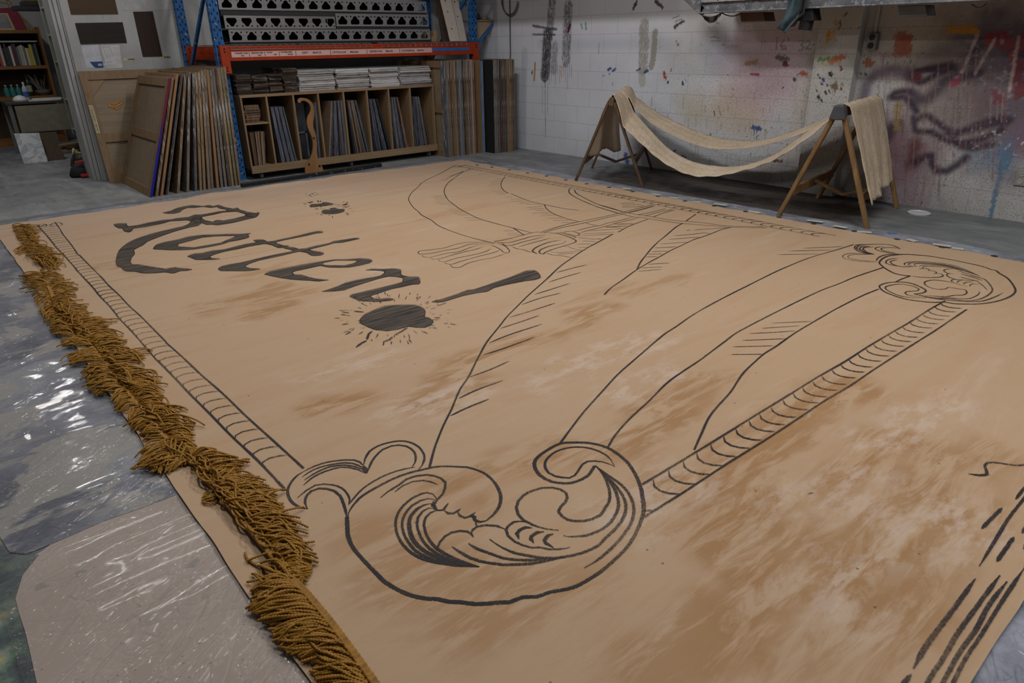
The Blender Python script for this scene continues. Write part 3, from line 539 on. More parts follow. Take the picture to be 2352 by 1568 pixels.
K(.7,"U3 1145,380 1180,362 1270,362 1340,385 1360,405 1320,420 1240,405 1150,382; 1270,362 1500,305 1640,280 1750,245 1900,215 2080,165; 1330,390 1470,350 1700,295 1850,250 2050,205 2180,170; 1450,245 1500,265 1610,283")
K(.6,"U3 1400,395 1830,372; 1400,418 1810,398; 1470,355 1940,325; 1700,295 1850,310 1940,325; 1730,300 1900,290 2010,290; 1860,265 2090,262; 1340,445 1540,465 1660,465; 1600,455 1680,468; 1390,490 1600,500; 1300,535 1450,530 1540,537; 1330,580 1490,572; 1210,573 1300,600 1420,620; 1120,560 1250,568; 940,640 1100,645 1400,625; 900,650 1000,680 1120,690 1265,720; 1050,668 1300,655")
# far scroll
K(1.0,"U6 180,10 300,8 520,5 620,10 700,30 770,65; 440,133 330,125 240,100 185,60 200,25 270,12; 440,133 340,120 260,90 210,60 235,30 330,20; 440,133 340,115 280,85 245,60 280,40 380,30; 440,133 350,110 310,85 290,65 320,45 430,40; 455,220 490,175 560,145 640,135 870,135")
K(.8,"U6 300,130 150,120 60,135 30,160 60,190 180,215 350,230 500,232; 430,135 200,135 120,145 95,165 140,190 280,212 450,222; 770,65 680,48 560,50 520,65 560,90 680,115 750,132; 550,35 470,45 445,65 520,95 640,120 720,135")
K(1.3,"U6 870,135 760,138 620,155 540,190 500,240 530,280 600,330 700,380 820,405 900,410; 870,135 1120,155 1370,195 1600,240 1820,290 1930,330 1990,340 2040,380 2140,440 2220,540 2240,610 2180,670 2060,720 1900,755 1750,770 1560,770 1450,765 1330,745 1210,750 1070,740 850,710 680,660 560,610 505,560 510,530 600,500 740,488 880,500 1000,540 1090,590 1080,620 1000,638 940,642",0)
K(.9,"U6 960,645 1150,665 1350,675 1450,660 1570,655 1620,625 1590,585 1500,575 1390,555 1350,575 1280,582 1180,570 1100,535 1075,500 1110,475 1200,463 1320,475 1440,495 1550,530 1630,550; 960,648 1200,690 1400,690 1520,703 1650,700 1750,660 1785,620 1770,605; 960,650 1200,700 1400,705 1600,730 1750,715 1870,670 1945,600 1920,530 1840,450 1720,420 1550,385; 960,650 1250,708 1500,730 1700,740 1850,725 2000,670 2085,625; 1100,692 930,690 780,670 650,620 580,575 590,545 700,520 800,518 920,540 1010,580 990,600 900,607 850,610 825,630 860,655 980,675 1100,692")
K(.8,"U6 750,180 640,195 590,220 590,250 680,275 820,295 900,290 1000,290; 730,205 670,215 640,235 680,265 740,285; 900,290 830,275 815,255 870,235 1000,228 1200,240 1420,270 1600,330 1790,415; 940,290 880,270 880,250 960,242 1200,252 1420,285 1600,345 1790,415; 970,290 945,270 960,255 1100,252 1300,270 1500,315 1790,415; 1010,290 1040,275 1150,268 1350,285 1550,335 1750,400; 1050,310 1070,290 1200,288 1370,300 1560,345; 1000,320 1100,315 1145,330 1120,343; 1120,343 1190,345 1235,370 1190,380; 1190,380 1290,385 1320,405 1280,425 1150,432 1000,425 900,410; 1440,320 1350,325 1325,345 1370,375 1450,385; 1410,380 1370,385 1360,400 1400,430 1480,455; 1510,345 1650,390 1800,440; 1540,385 1700,430 1820,470; 1520,420 1700,465 1780,490; 1780,475 1600,465 1480,455 1420,465 1440,490; 1560,470 1500,480 1500,500; 1700,488 1620,490 1580,505 1580,520; 1780,518 1700,512 1655,530 1665,545; 1760,490 1820,530 1880,590")
K(1.1,"U6 700,490 800,445 900,410")
K(.7,"U1 640,72 700,60 760,65 740,80 680,85 640,72; 745,75 800,62; T1 60,108 62,92 110,86 160,96 150,116 100,122 60,108; 100,100 130,108; 205,100 250,75 330,68 375,85 355,100 280,112 210,108 205,100",0)
# near right-hand strokes
K(1.2,"W 1175,245 1285,248 1275,190 1320,170 1470,190 1524,188 1600,200; 1470,405 1524,335 1600,240; T6 2275,1200 2352,1212 2420,1205")
K(1.7,"W 1255,590 1385,460; 1350,800 1460,645; 1215,910 1100,1070 980,1230 900,1340 820,1480; 810,1515 740,1600 680,1700; 1510,620 1600,500; 1520,720 1620,600")
K(1.2,"W 1240,830 1350,650 1430,520 1524,400 1600,300; 1524,845 1400,1030 1250,1270 1150,1420 1060,1600 1000,1700; 1524,845 1640,690")
K(1.5,"W 1370,890 1230,1080 1100,1260 1020,1400 910,1568 850,1680; 1415,930 1300,1080 1220,1230 1120,1370 1010,1568 940,1690")
K(.8,"W 150,372 190,362")
# the three painted rope columns
def wob(a,b,s): 
    n=max(4,int(math.hypot(b[0]-a[0],b[1]-a[1])/.22)); 
    return [(a[0]+(b[0]-a[0])*i/n+random.uniform(-s,s),a[1]+(b[1]-a[1])*i/n+random.uniform(-s,s)) for i in range(n+1)]
def rail(a,b,w,s=.003): STR.append((catmull(wob(a,b,s)),w,0))
rail((.665,6.87),(.648,5.2),.009,.004); rail((.648,5.2),(.628,3.3),.010); rail((.628,3.3),(.648,1.93),.013)
rail((.795,6.87),(.735,5.6),.009,.004); rail((.735,5.6),(.725,3.5),.010); rail((.725,3.5),(.747,2.003),.012)
y=6.78
while y>2.06:
    xl=lerp_tab(y,[(1.9,.648),(3.3,.628),(5.2,.648),(6.9,.665)]); xr=lerp_tab(y,[(1.9,.744),(3.5,.727),(5.6,.738),(6.9,.79)]); j=random.uniform(-.006,.006)
    w_=(xr-xl); r=[(xl,y+j-.008),(xl+w_*.1,y+j+.019),(xl+w_*.4,y+j+.029),(xl+w_*.75,y+j+.020),(xr,y+.004+j)]
    STR.append((catmull(r),.0085 if y<4.6 else .0065,1)); y-=.0815 if y>3 else .084
rail((4.121,1.152),(1.546,1.162),.012); rail((4.06,1.02),CPT('P',1482,1188),.011); K(1.1,'P 1477,1173 1500,1172')
x=4.06
while x>1.54:
    j=random.uniform(-.005,.005); r=[(x+j,1.152),(x+j-.026,1.128),(x+j-.032,1.10),(x+j-.022,1.072),(x+j+.002,1.045)]
    STR.append((catmull(r),.010,1)); x-=.0825
rail((4.915,6.80),(4.915,2.27),.006,.004); rail((5.03,6.75),(5.02,2.2),.006,.004)
y=6.7
while y>2.25:
    j=random.uniform(-.006,.006); r=[(4.918,y+j-.012),(4.94,y+j+.012),(4.975,y+j+.006),(5.0,y+j-.02),(5.02,y+j-.055)]
    STR.append((catmull(r),.007 if y>4.5 else .010,1)); y-=.084
# splash dashes round the dot and the three little blots
rs=random.Random(11)
for k in range(100):
    t=rs.uniform(0,2*math.pi); e0=rs.uniform(1.04,1.75)**1.0; L=rs.uniform(.04,.22)*(1.6 if rs.random()<.2 else 1)
    cx_,cy_=720,597; a,b_=350,138
    u0=cx_+a*math.cos(t)*e0; v0=cy_+b_*math.sin(t)*(e0+.15); u1=cx_+a*math.cos(t)*(e0+L); v1=cy_+b_*math.sin(t)*(e0+.15+L*1.3)
    p=[CPT('S4',u0,v0),CPT('S4',u1,v1)]; STR.append((catmull(p,.01),rs.uniform(.0035,.0105),1))
K(1.6,"S4 490,740 450,770 430,830; 430,840 370,870 310,915; 860,700 800,740 740,775; 700,800 670,830 600,855; 290,530 400,540",1)
for cu,cv,ru,rv in ((960,690,440,110),(1400,930,480,130),(1880,680,130,70),(600,260,150,60)):
    for k in range(22):
        t=rs.uniform(0,6.28); e=rs.uniform(1.05,1.5); L=rs.uniform(.1,.4)
        p=[CPT('S5',cu+ru*math.cos(t)*e,cv+rv*math.sin(t)*e),CPT('S5',cu+ru*math.cos(t)*(e+L),cv+rv*math.sin(t)*(e+L))]
        STR.append((catmull(p,.01),rs.uniform(.004,.009),1))
FILL=[]  # filled shapes: (outline, [holes])
def Fp(o,*h): FILL.append((parse(o),[parse(x) for x in h]))
Fp("S1 810,250 860,240 940,220 1030,180 1130,155 1250,138 1330,145 1420,152 1490,136 1570,153 1640,135 1740,170 1860,190 1925,178 1960,205 2030,225 2070,240 2180,255 2255,250 2200,320 2060,295 2050,275 1940,240 1780,225 1760,205 1660,185 1620,165 1540,178 1440,165 1380,165 1290,178 1180,180 1110,205 1060,245 980,265 870,265")
Fp("S1 2255,250 2200,320 2060,355 1850,405 1640,438 1560,430 1480,432 1400,410 1300,395 1260,360 1290,320 1370,310 1410,350 1440,368 1560,388 1620,362 1720,370 1880,340 2040,300 2060,290")
Fp("S1 80,425 150,410 260,415 265,440 300,455 430,440 600,400 820,360 950,350 1010,335 1200,315 1300,280 1380,280 1480,265 1650,232 1780,222 1900,235 1780,242 1700,250 1600,275 1400,315 1370,360 1250,380 1180,365 1080,372 920,380 800,415 550,465 370,490 340,530 300,545 240,530 200,485 160,485 100,455")
Fp("S1 1380,340 1380,410 1340,445 1200,475 1000,530 850,580 700,635 580,685 500,745 380,805 385,870 340,930 325,1000 350,1025 440,1030 600,1060 700,1075 850,1095 990,1070 1060,1085 1180,1090 1250,1105 1180,1120 1080,1125 970,1160 850,1145 700,1155 530,1158 400,1135 270,1130 215,1105 195,1075 130,1055 110,1000 120,920 160,820 270,720 400,650 600,580 830,520 1000,480 1120,455 1200,420 1240,375 1270,345")
Fp("S1 670,790 720,735 850,690 1060,650 1200,610 1400,585 1600,580 1780,572 1950,572 2090,562 2135,563 2085,580 2105,610 2080,630 1940,665 1800,690 1700,725 1500,765 1280,800 1130,810 950,812 820,805 690,800","S1 1030,750 1050,720 1200,680 1400,625 1600,605 1780,600 1890,600 1910,608 1780,660 1690,700 1500,735 1280,772 1100,765 1040,758")
Fp("S2 70,450 170,410 290,400 440,365 620,345 800,300 950,265 1100,238 1060,207 1110,197 1200,200 1270,228 1380,215 1560,175 1740,135 1900,95 2050,68 2100,92 2000,105 1850,140 1700,170 1500,210 1390,238 1410,255 1500,285 1590,292 1480,322 1420,315 1350,285 1290,270 1220,262 1000,300 800,345 640,375 480,420 410,450 430,478 560,485 440,498 330,500 200,500 130,470")
Fp("S2 530,640 580,600 700,570 850,545 970,520 1150,475 1350,430 1500,400 1660,368 1600,345 1510,325 1560,308 1650,315 1740,340 1850,330 2000,290 2200,250 2270,220 2400,200 2550,178 2600,172 2650,185 2560,205 2400,240 2270,252 2150,285 1900,345 1960,370 2060,385 2115,405 2080,430 1980,442 1920,430 1860,395 1750,378 1640,400 1500,435 1340,470 1150,510 1000,560 930,600 1000,625 1165,637 1080,655 950,668 700,668 570,665")
Fp("S3 50,680 120,640 300,600 450,570 600,540 760,515 900,490 1050,470 1220,468 1400,455 1520,462 1578,490 1540,520 1400,555 1250,580 1080,585 950,580 840,560 700,590 560,620 480,635 440,660 470,685 560,690 680,725 780,745 880,755 965,762 880,772 820,780 700,770 450,755 250,725 130,700","S3 870,535 900,515 1060,485 1200,485 1340,487 1360,500 1300,525 1180,552 1050,550 920,548")
Fp("S3 1490,622 1560,605 1700,605 1900,600 1980,620 1995,695 2100,715 2230,720 2258,800 2240,820 2150,825 2000,860 1850,890 1640,960 1550,990 1600,1025 1700,1030 1810,1018 1885,1040 1820,1055 1650,1068 1450,1060 1320,1025 1262,995 1300,965 1450,930 1640,885 1850,835 1980,800 2010,790 2015,735 1950,720 1820,710 1700,735 1450,810 1300,860 1180,905 1080,918 930,925 860,925 960,895 1100,845 1200,800 1350,765 1500,735 1600,720 1700,700 1755,660 1740,635 1650,625 1560,622")
Fp("S4 1115,432 1230,400 1380,350 1500,305 1560,300 1680,262 1800,220 1950,170 2120,102 2200,98 2250,135 2262,175 2210,195 2100,210 1900,250 1780,280 1700,320 1600,335 1450,365 1300,410 1220,432")
Fp("S4 355,620 400,570 500,520 620,475 750,463 930,463 1000,485 1045,530 1040,590 1080,600 1130,640 1110,670 1050,700 950,700 860,690 760,720 640,738 520,725 450,700 360,655")
Fp("S5 530,740 560,690 650,650 850,640 1020,620 1040,580 1180,580 1300,610 1440,645 1350,680 1150,720 900,740 650,765")
Fp("S5 970,970 1010,900 1120,860 1300,860 1350,800 1500,790 1650,840 1880,830 1860,940 1640,1010 1400,1040 1100,1035")
for q in ("S5 430,590 560,560 680,570 560,600","S5 1750,690 1880,640 1990,625 1990,670 1880,700","S5 1770,760 2040,730 1900,775","S5 550,245 700,230 650,262","S5 480,290 590,292 530,315","S5 790,560 920,540 880,570"): Fp(q)
def shapes_outline():
    for o,hs in FILL:
        for L in [o]+hs:
            if len(L)>12: STR.append((catmull(L+[L[0]]),.006,0))
shapes_outline()
def make_canvas():
    step=.025; us=np.linspace(CX0,CX1,int((CX1-CX0)/step)+1); vs=np.linspace(CY0,CY1,int((CY1-CY0)/step)+1)
    U,V=np.meshgrid(us,vs); P=Paint(U.ravel(),V.ravel(),(0,0,0))
    def S(txt,w,a,rag=.5,rs=6):
        for seg in txt.split(';'): P.stroke(parse(seg),w,(1,0,0),alpha=a,soft=.8,rag=rag,rs=rs)
    # where the size has soaked in darker (traced): red channel = stain, green = pale scrub
    S("P 560,640 700,600; P 240,610 330,622; P 580,690 690,668",.16,.7)
    S("P 470,710 560,680 640,655; P 1320,735 1400,700; P 1290,760 1350,745",.16,.9)
    S("P 1020,850 1180,790 1270,770; P 960,925 1120,870; P 1080,845 1010,870",.17,.9)
    S("P 740,930 830,915; P 590,720 660,700; P 1470,940 1620,880 1690,860; P 1520,960 1560,945",.15,1)
    S("P 1440,1000 1330,1050; P 1180,1060 1100,1100; P 1230,1050 1290,1035; P 1010,1110 1090,1140; P 1370,1030 1480,985",.16,.8)
    S("P 1700,1060 1850,950 1950,890; P 1780,1000 1690,1110; P 1560,1130 1700,1150 1640,1250; P 1890,1100 2060,1010",.22,1)
    S("P 2080,1090 2200,1050 2270,1060; P 2130,1150 2180,1160; P 1720,1200 1760,1330; P 1850,1240 1900,1290",.24,.9)
    S("P 1960,1330 2050,1300; P 1940,1400 2020,1370; P 1990,1230 2080,1200; P 1720,1330 1700,1420 1740,1480",.26,.9)
    S("P 1500,1540 1650,1480 1720,1400; P 1050,1430 1200,1370 1350,1320; P 900,1350 1020,1320; P 860,1240 930,1230",.22,.7)
    S("P 1600,1250 1700,1210; P 1330,690 1560,640; P 1640,870 1600,900; P 1900,1480 1960,1440",.18,.7)
    S("P 1300,540 1100,560; P 1380,420 1480,440; P 980,500 1100,470",.2,.35)
    R=P.C[:,0].copy(); P.C[:]=0
    S("P 1230,880 1400,800 1500,790; P 1010,900 1100,890; P 740,860 860,820; P 820,640 900,620; P 1420,900 1540,850; P 2000,1020 2200,930",.2,.8)
    S("P 1850,1150 1990,1080; P 1940,1300 1900,1400; P 1440,1190 1560,1110; P 2100,1220 2200,1200; P 930,940 1080,910",.22,.8)
    G=P.C[:,0].copy(); C=np.stack([R,G,np.zeros_like(R)],1)
    m=NM('tan_painted_canvas',.82,.2); p=m.pos()
    at=m.n('ShaderNodeSeparateColor'); m.set(at.inputs[0],m.attr('Stain'))
    sx=m.n('ShaderNodeSeparateXYZ'); m.set(sx.inputs[0],p)
    long=m.noise(m.pos((.55,3.2,1),(0,0,.06)),2.1,7,.62,.9); fine=m.noise(m.pos((2.2,9,1)),2.4,6,.68,.6); big=m.noise(p,.55,4)
    base=m.mix(m.mr(big,.35,.65),(.395,.280,.195),(.425,.315,.230))
    sew=m.mr(sx.outputs[1],2.49,2.51)    # widths of cloth differ a little in tone
    near=m.mr(sx.outputs[1],3.2,1.6); base=m.mix(near,base,m.mix(.5,(.385,.255,.140),base))
    base=m.mix(m.mr(long,.52,.74,0,.50),base,(.37,.215,.115))
    base=m.mix(m.mr(fine,.5,.72,0,.22),base,(.36,.235,.15))
    base=m.mix(m.mr(long,.42,.28,0,.35),base,(.47,.37,.29))
    st=m.math('MULTIPLY',at.outputs[0],m.mr(m.noise(m.pos((1.0,5.5,1),(0,0,.22)),2.6,7,.70,.6),.43,.54))
    base=m.mix(m.math('MULTIPLY',st,.85),base,(.285,.155,.066))
    pa=m.math('MULTIPLY',at.outputs[1],m.mr(m.noise(m.pos((2,5,1)),3.2,7,.7),.46,.58)); base=m.mix(m.math('MULTIPLY',pa,.6),base,(.50,.41,.35))
    # joins between the sewn widths
    for ys,c,w in ((6.472,(.19,.10,.05),.005),(3.775,(.18,.10,.05),.005),(2.495,(.18,.11,.06),.0045),(1.168,(.15,.11,.08),.004)):
        d=m.math('ABSOLUTE',m.math('SUBTRACT',sx.outputs[1],m.math('ADD',ys,m.math('MULTIPLY',m.math('SUBTRACT',m.noise(m.pos((1.2,.0,0)),1.5,2),.5),.03))))
        base=m.mix(m.mr(d,w,w*.4,0,.85),base,c)
    sp=m.voro(p,9); base=m.mix(m.mr(sp,.045,.03,0,.7),base,(.08,.06,.05)); sp=m.voro(m.pos((1,1,1),(0,0,1)),23); base=m.mix(m.mr(sp,.045,.025,0,.45),base,(.14,.10,.08))
    m.col(base)
    wr=m.noise(m.pos((1.6,5,1),(0,0,.35)),2.2,4,.5,1.0); wv=m.noise(p,220,2)
    m.bump(m.math('ADD',wr,m.math('MULTIPLY',wv,.05)),.26,.022)
    fnC=lambda U,V: np.stack([U+np.where(U<CX0+.03,.008*(vnoise(V*6,V*0,3)-.5),0)+np.where(U>CX1-.04,.03*(vnoise(V*9,V*0,5)-.5),0),
                              V+np.where(V>CY1-.04,.035*(vnoise(U*8,U*0,8)-.5),0)+np.where(V<CY0+.03,.01*(vnoise(U*6,U*0,8)-.5),0), ZC-.0006+ruffle(U,V)],1)
    root=thing('painted_canvas','huge tan canvas laid flat, painted with the word Rotten! and black scroll-column outlines','canvas',(2.8,3.6,0))
    o=grid_mesh('cloth',us,vs,fnC,m.mat,C,parent=root,cname='Stain')
    # black paint: streaky brushwork
    k=NM('black_brush_line',.7,.25); uvn=k.n('ShaderNodeUVMap',uv_map='UVMap'); mp=k.n('ShaderNodeMapping'); k.t.links.new(uvn.outputs[0],mp.inputs[0]); mp.inputs['Scale'].default_value=(9,2.2,1)
    n1=k.noise(mp.outputs[0],3,5,.7); n2=k.noise(k.pos((1,1,1)),2.2,3); n3=k.noise(k.pos(),150,2)
    k.col(k.mix(k.mr(k.math('ADD',n1,k.math('MULTIPLY',n2,.7)),.75,1.05),(.012,.012,.016),(.058,.042,.032)))
    su=k.n('ShaderNodeSeparateXYZ'); k.set(su.inputs[0],uvn.outputs[0]); ed=k.math('ABSOLUTE',k.math('SUBTRACT',su.outputs[1],.5))
    al=k.mr(k.math('ADD',ed,k.math('MULTIPLY',k.math('ADD',n1,n3),.16)),.60,.50,0,1); al=k.math('MULTIPLY',al,k.mr(k.math('ADD',n3,k.math('MULTIPLY',n2,.8)),1.12,.80,.45,1))
    k.set(k.b.inputs['Alpha'],al)
    f=NM('black_wash_fill',.75,.2); q=f.pos((5,60,1),(0,0,.12)); q2=f.noise(f.pos((1.5,22,1),(0,0,.10)),1.6,6,.7,.4)
    f.col(f.mix(f.mr(f.math('ADD',f.math('MULTIPLY',f.noise(q,1,4),.5),q2),.62,1.02),(.022,.019,.018),(.135,.105,.080)))
    def ribbons(name,strs,z0,parent):
        V_=[];F_=[];UV=[]; z=z0
        for P_,w,tp in strs:
            P_=np.array(P_); n=len(P_)
            if n<2: continue
            T=np.gradient(P_,axis=0); L=np.linalg.norm(T,axis=1,keepdims=True); T=T/np.maximum(L,1e-9); N=np.stack([-T[:,1],T[:,0]],1)
            s=np.concatenate([[0],np.cumsum(np.linalg.norm(np.diff(P_,axis=0),axis=1))]); t=s/max(s[-1],1e-6)
            ww=w*(.74+.34*vnoise(s*7+len(V_)*.01,s*0+w*100,3))
            ww=ww*(1+.45*np.clip((np.hypot(P_[:,0],P_[:,1])-3.6)/2.2,0,1))
            if tp: ww=ww*np.clip(np.minimum((t+.02)/.14,(1.02-t)/.14),.35,1)
            A=P_+N*ww[:,None]/2; B=P_-N*ww[:,None]/2; b=len(V_); z+=.000004
            for a_,b_ in zip(A,B):
                V_.append((a_[0],a_[1],0)); V_.append((b_[0],b_[1],0))
            V_[b:]=[(x,y_,z) for x,y_,_ in V_[b:]]
            off=random.random()*20
            for i in range(n-1):
                F_.append((b+2*i,b+2*i+1,b+2*i+3,b+2*i+2)); UV+= [off+s[i],1,off+s[i],0,off+s[i+1],0,off+s[i+1],1]
        A=np.array(V_); A[:,2]+=ZC+ruffle(A[:,0],A[:,1]); A-=np.array(parent_world(parent))
        me=bpy.data.meshes.new(name); me.from_pydata(A.tolist(),[],F_); me.materials.append(k.mat)
        L=me.uv_layers.new(name='UVMap'); L.data.foreach_set('uv',UV); me.update(); ob=bpy.data.objects.new(name,me); link(ob); ob.parent=parent; return ob
    names=['letter_R']*4+['letter_o','letter_t','letter_t','letter_e','letter_n','exclamation_stroke','exclamation_dot']+['ink_blot']*8
    grp={}
    for nm_,sh in zip(names,FILL): grp.setdefault(nm_ if nm_=='letter_R' else (nm_,len(grp)),[]).append(sh)
    for key,shs in grp.items():
        nm_=key if isinstance(key,str) else key[0]; fb=MB()
        for o_,hs in shs:
            loops=[[Vector((a,b_,0)) for a,b_ in L] for L in [o_]+hs]; flat=[p_ for L in loops for p_ in L]; tri=geometry.tessellate_polygon(loops); n=len(fb.v)
            fb.v+= [(p_.x,p_.y,ZC+.0007+.00002*shs.index((o_,hs))) for p_ in flat]
            for t in tri: fb.face([n+i for i in t])
        fb.build(nm_,f.mat,root)
    ob=ribbons('painted_outline',STR,.0010,root); tag(ob,'black brushed outlines of scrolls, rope columns and drapes')
    # eyelets along the far right hem
    gm=simple('dark_eyelet',(.03,.027,.025),.5); src=None
    for px,py in ((1170,390),(1211.6,397),(1255.6,404.7),(1299.6,413.6),(1347.5,422.3),(1399,430.6),(1453,440.5),(1511,451),(1573.6,462),(1640.4,473.4),(1712.7,486.5),(1789,500),(1869,515),(1962,532),(2060.5,550),(2164,568),(2283.5,589),(1130,384),(1096,379)):
        q=FL(px,py,ZC); 
        if src is None:
            g=MB(); g.lathe((0,0,0),[(.004,.0012),(.0135,.003),(.019,.0026),(.021,.0005),(.021,-.001)],16); src=g.build('eyelet',gm)
            e=src
        else: e=src.copy(); link(e)
        e.parent=root; e.location=Vector((q.x,q.y,hC(q.x,q.y)))-root.location
make_canvas()
M_TAPE=simple('cream_masking_tape',(.42,.42,.37),.6,var=.1)
for i,(px,py,L,r) in enumerate(((1440,433,.09,.2),(1507,446,.1,-.1),(1540,455,.09,.3),(1600,463,.07,.5),(1655,469,.12,.1),(1732,486,.12,-.1),(1872,507,.12,.2),(1930,520,.10,.0),(1985,532,.10,.4),(2095,551,.07,-.3),(2163,562,.11,.2),(2200,570,.07,.2))):
    q=FL(px,py,.018); x,y=max(q.x,5.25),q.y; b=MB(); c,s_=math.cos(r+1.57),math.sin(r+1.57); w=.025
    P_=[(x+dx*c-dy*s_-0,y+dx*s_+dy*c) for dx,dy in ((-L/2,-w),(L/2,-w*.9),(L/2,w),(-L/2,w*1.1))]
    b.hexa([(a,c_,.0165) for a,c_ in P_]+[(a,c_,.0172) for a,c_ in P_])
    o=b.build('masking_tape',M_TAPE); tag(o,f'cream tape scrap at the far right canvas hem, {ORD(i)} from the room corner','tape','tape scraps along the canvas hem')
# ================================================================== BULLION FRINGE
def cord_arrays(paths, r, ds, k, pitch, rng):
    VV=[];FF=[];n0=0
    ang=np.arange(k)*2*np.pi/k
    for P in paths:
        d=np.linalg.norm(np.diff(P,axis=0),axis=1); s=np.concatenate([[0],np.cumsum(d)]); n=max(4,int(s[-1]/ds)); q=np.linspace(0,s[-1],n)
        C=np.stack([np.interp(q,s,P[:,i]) for i in range(3)],1)
        T=np.gradient(C,axis=0); T/=np.maximum(np.linalg.norm(T,axis=1,keepdims=True),1e-9)
        A=np.cross(T,np.array([0,0,1.])); A/=np.maximum(np.linalg.norm(A,axis=1,keepdims=True),1e-6); B=np.cross(A,T)
        ph=q/pitch*2*np.pi+rng.uniform(0,6.28)
        rad=r*(1-.40*np.sin(ang[None,:]-ph[:,None])**2)
        rad[-1]*=.75
        V=C[:,None,:]+(A[:,None,:]*np.cos(ang)[None,:,None]+B[:,None,:]*np.sin(ang)[None,:,None])*rad[:,:,None]
        i=np.arange(n-1)[:,None]; j=np.arange(k)[None,:]; j2=(j+1)%k
        F=np.stack([n0+i*k+j+0*j2,n0+i*k+j2,n0+(i+1)*k+j2,n0+(i+1)*k+j],-1).reshape(-1,4)
        cap=np.array([[n0+(n-1)*k+a for a in (0,1,2,3)],[n0+(n-1)*k+a for a in (0,3,4,(5 if k>5 else 4))]])
        if k>=6: F=np.concatenate([F,cap])
        if k==8: F=np.concatenate([F,[[n0+(n-1)*k+a for a in (0,5,6,7)]]])
        VV.append(V.reshape(-1,3)); FF.append(F); n0+=n*k
    return np.concatenate(VV),np.concatenate(FF)
def raw_mesh(name,V,F,mat,parent,kind=None):
    V=V-np.array(parent_world(parent)); me=bpy.data.meshes.new(name)
    me.vertices.add(len(V)); me.vertices.foreach_set('co',V.ravel()); me.loops.add(F.size); me.loops.foreach_set('vertex_index',F.ravel().astype(np.int32))
    me.polygons.add(len(F)); me.polygons.foreach_set('loop_start',np.arange(len(F))*4); me.polygons.foreach_set('use_smooth',np.ones(len(F),bool))
    me.materials.append(mat); me.update(calc_edges=True); o=bpy.data.objects.new(name,me); link(o); o.parent=parent
    if kind: o['kind']=kind
    return o
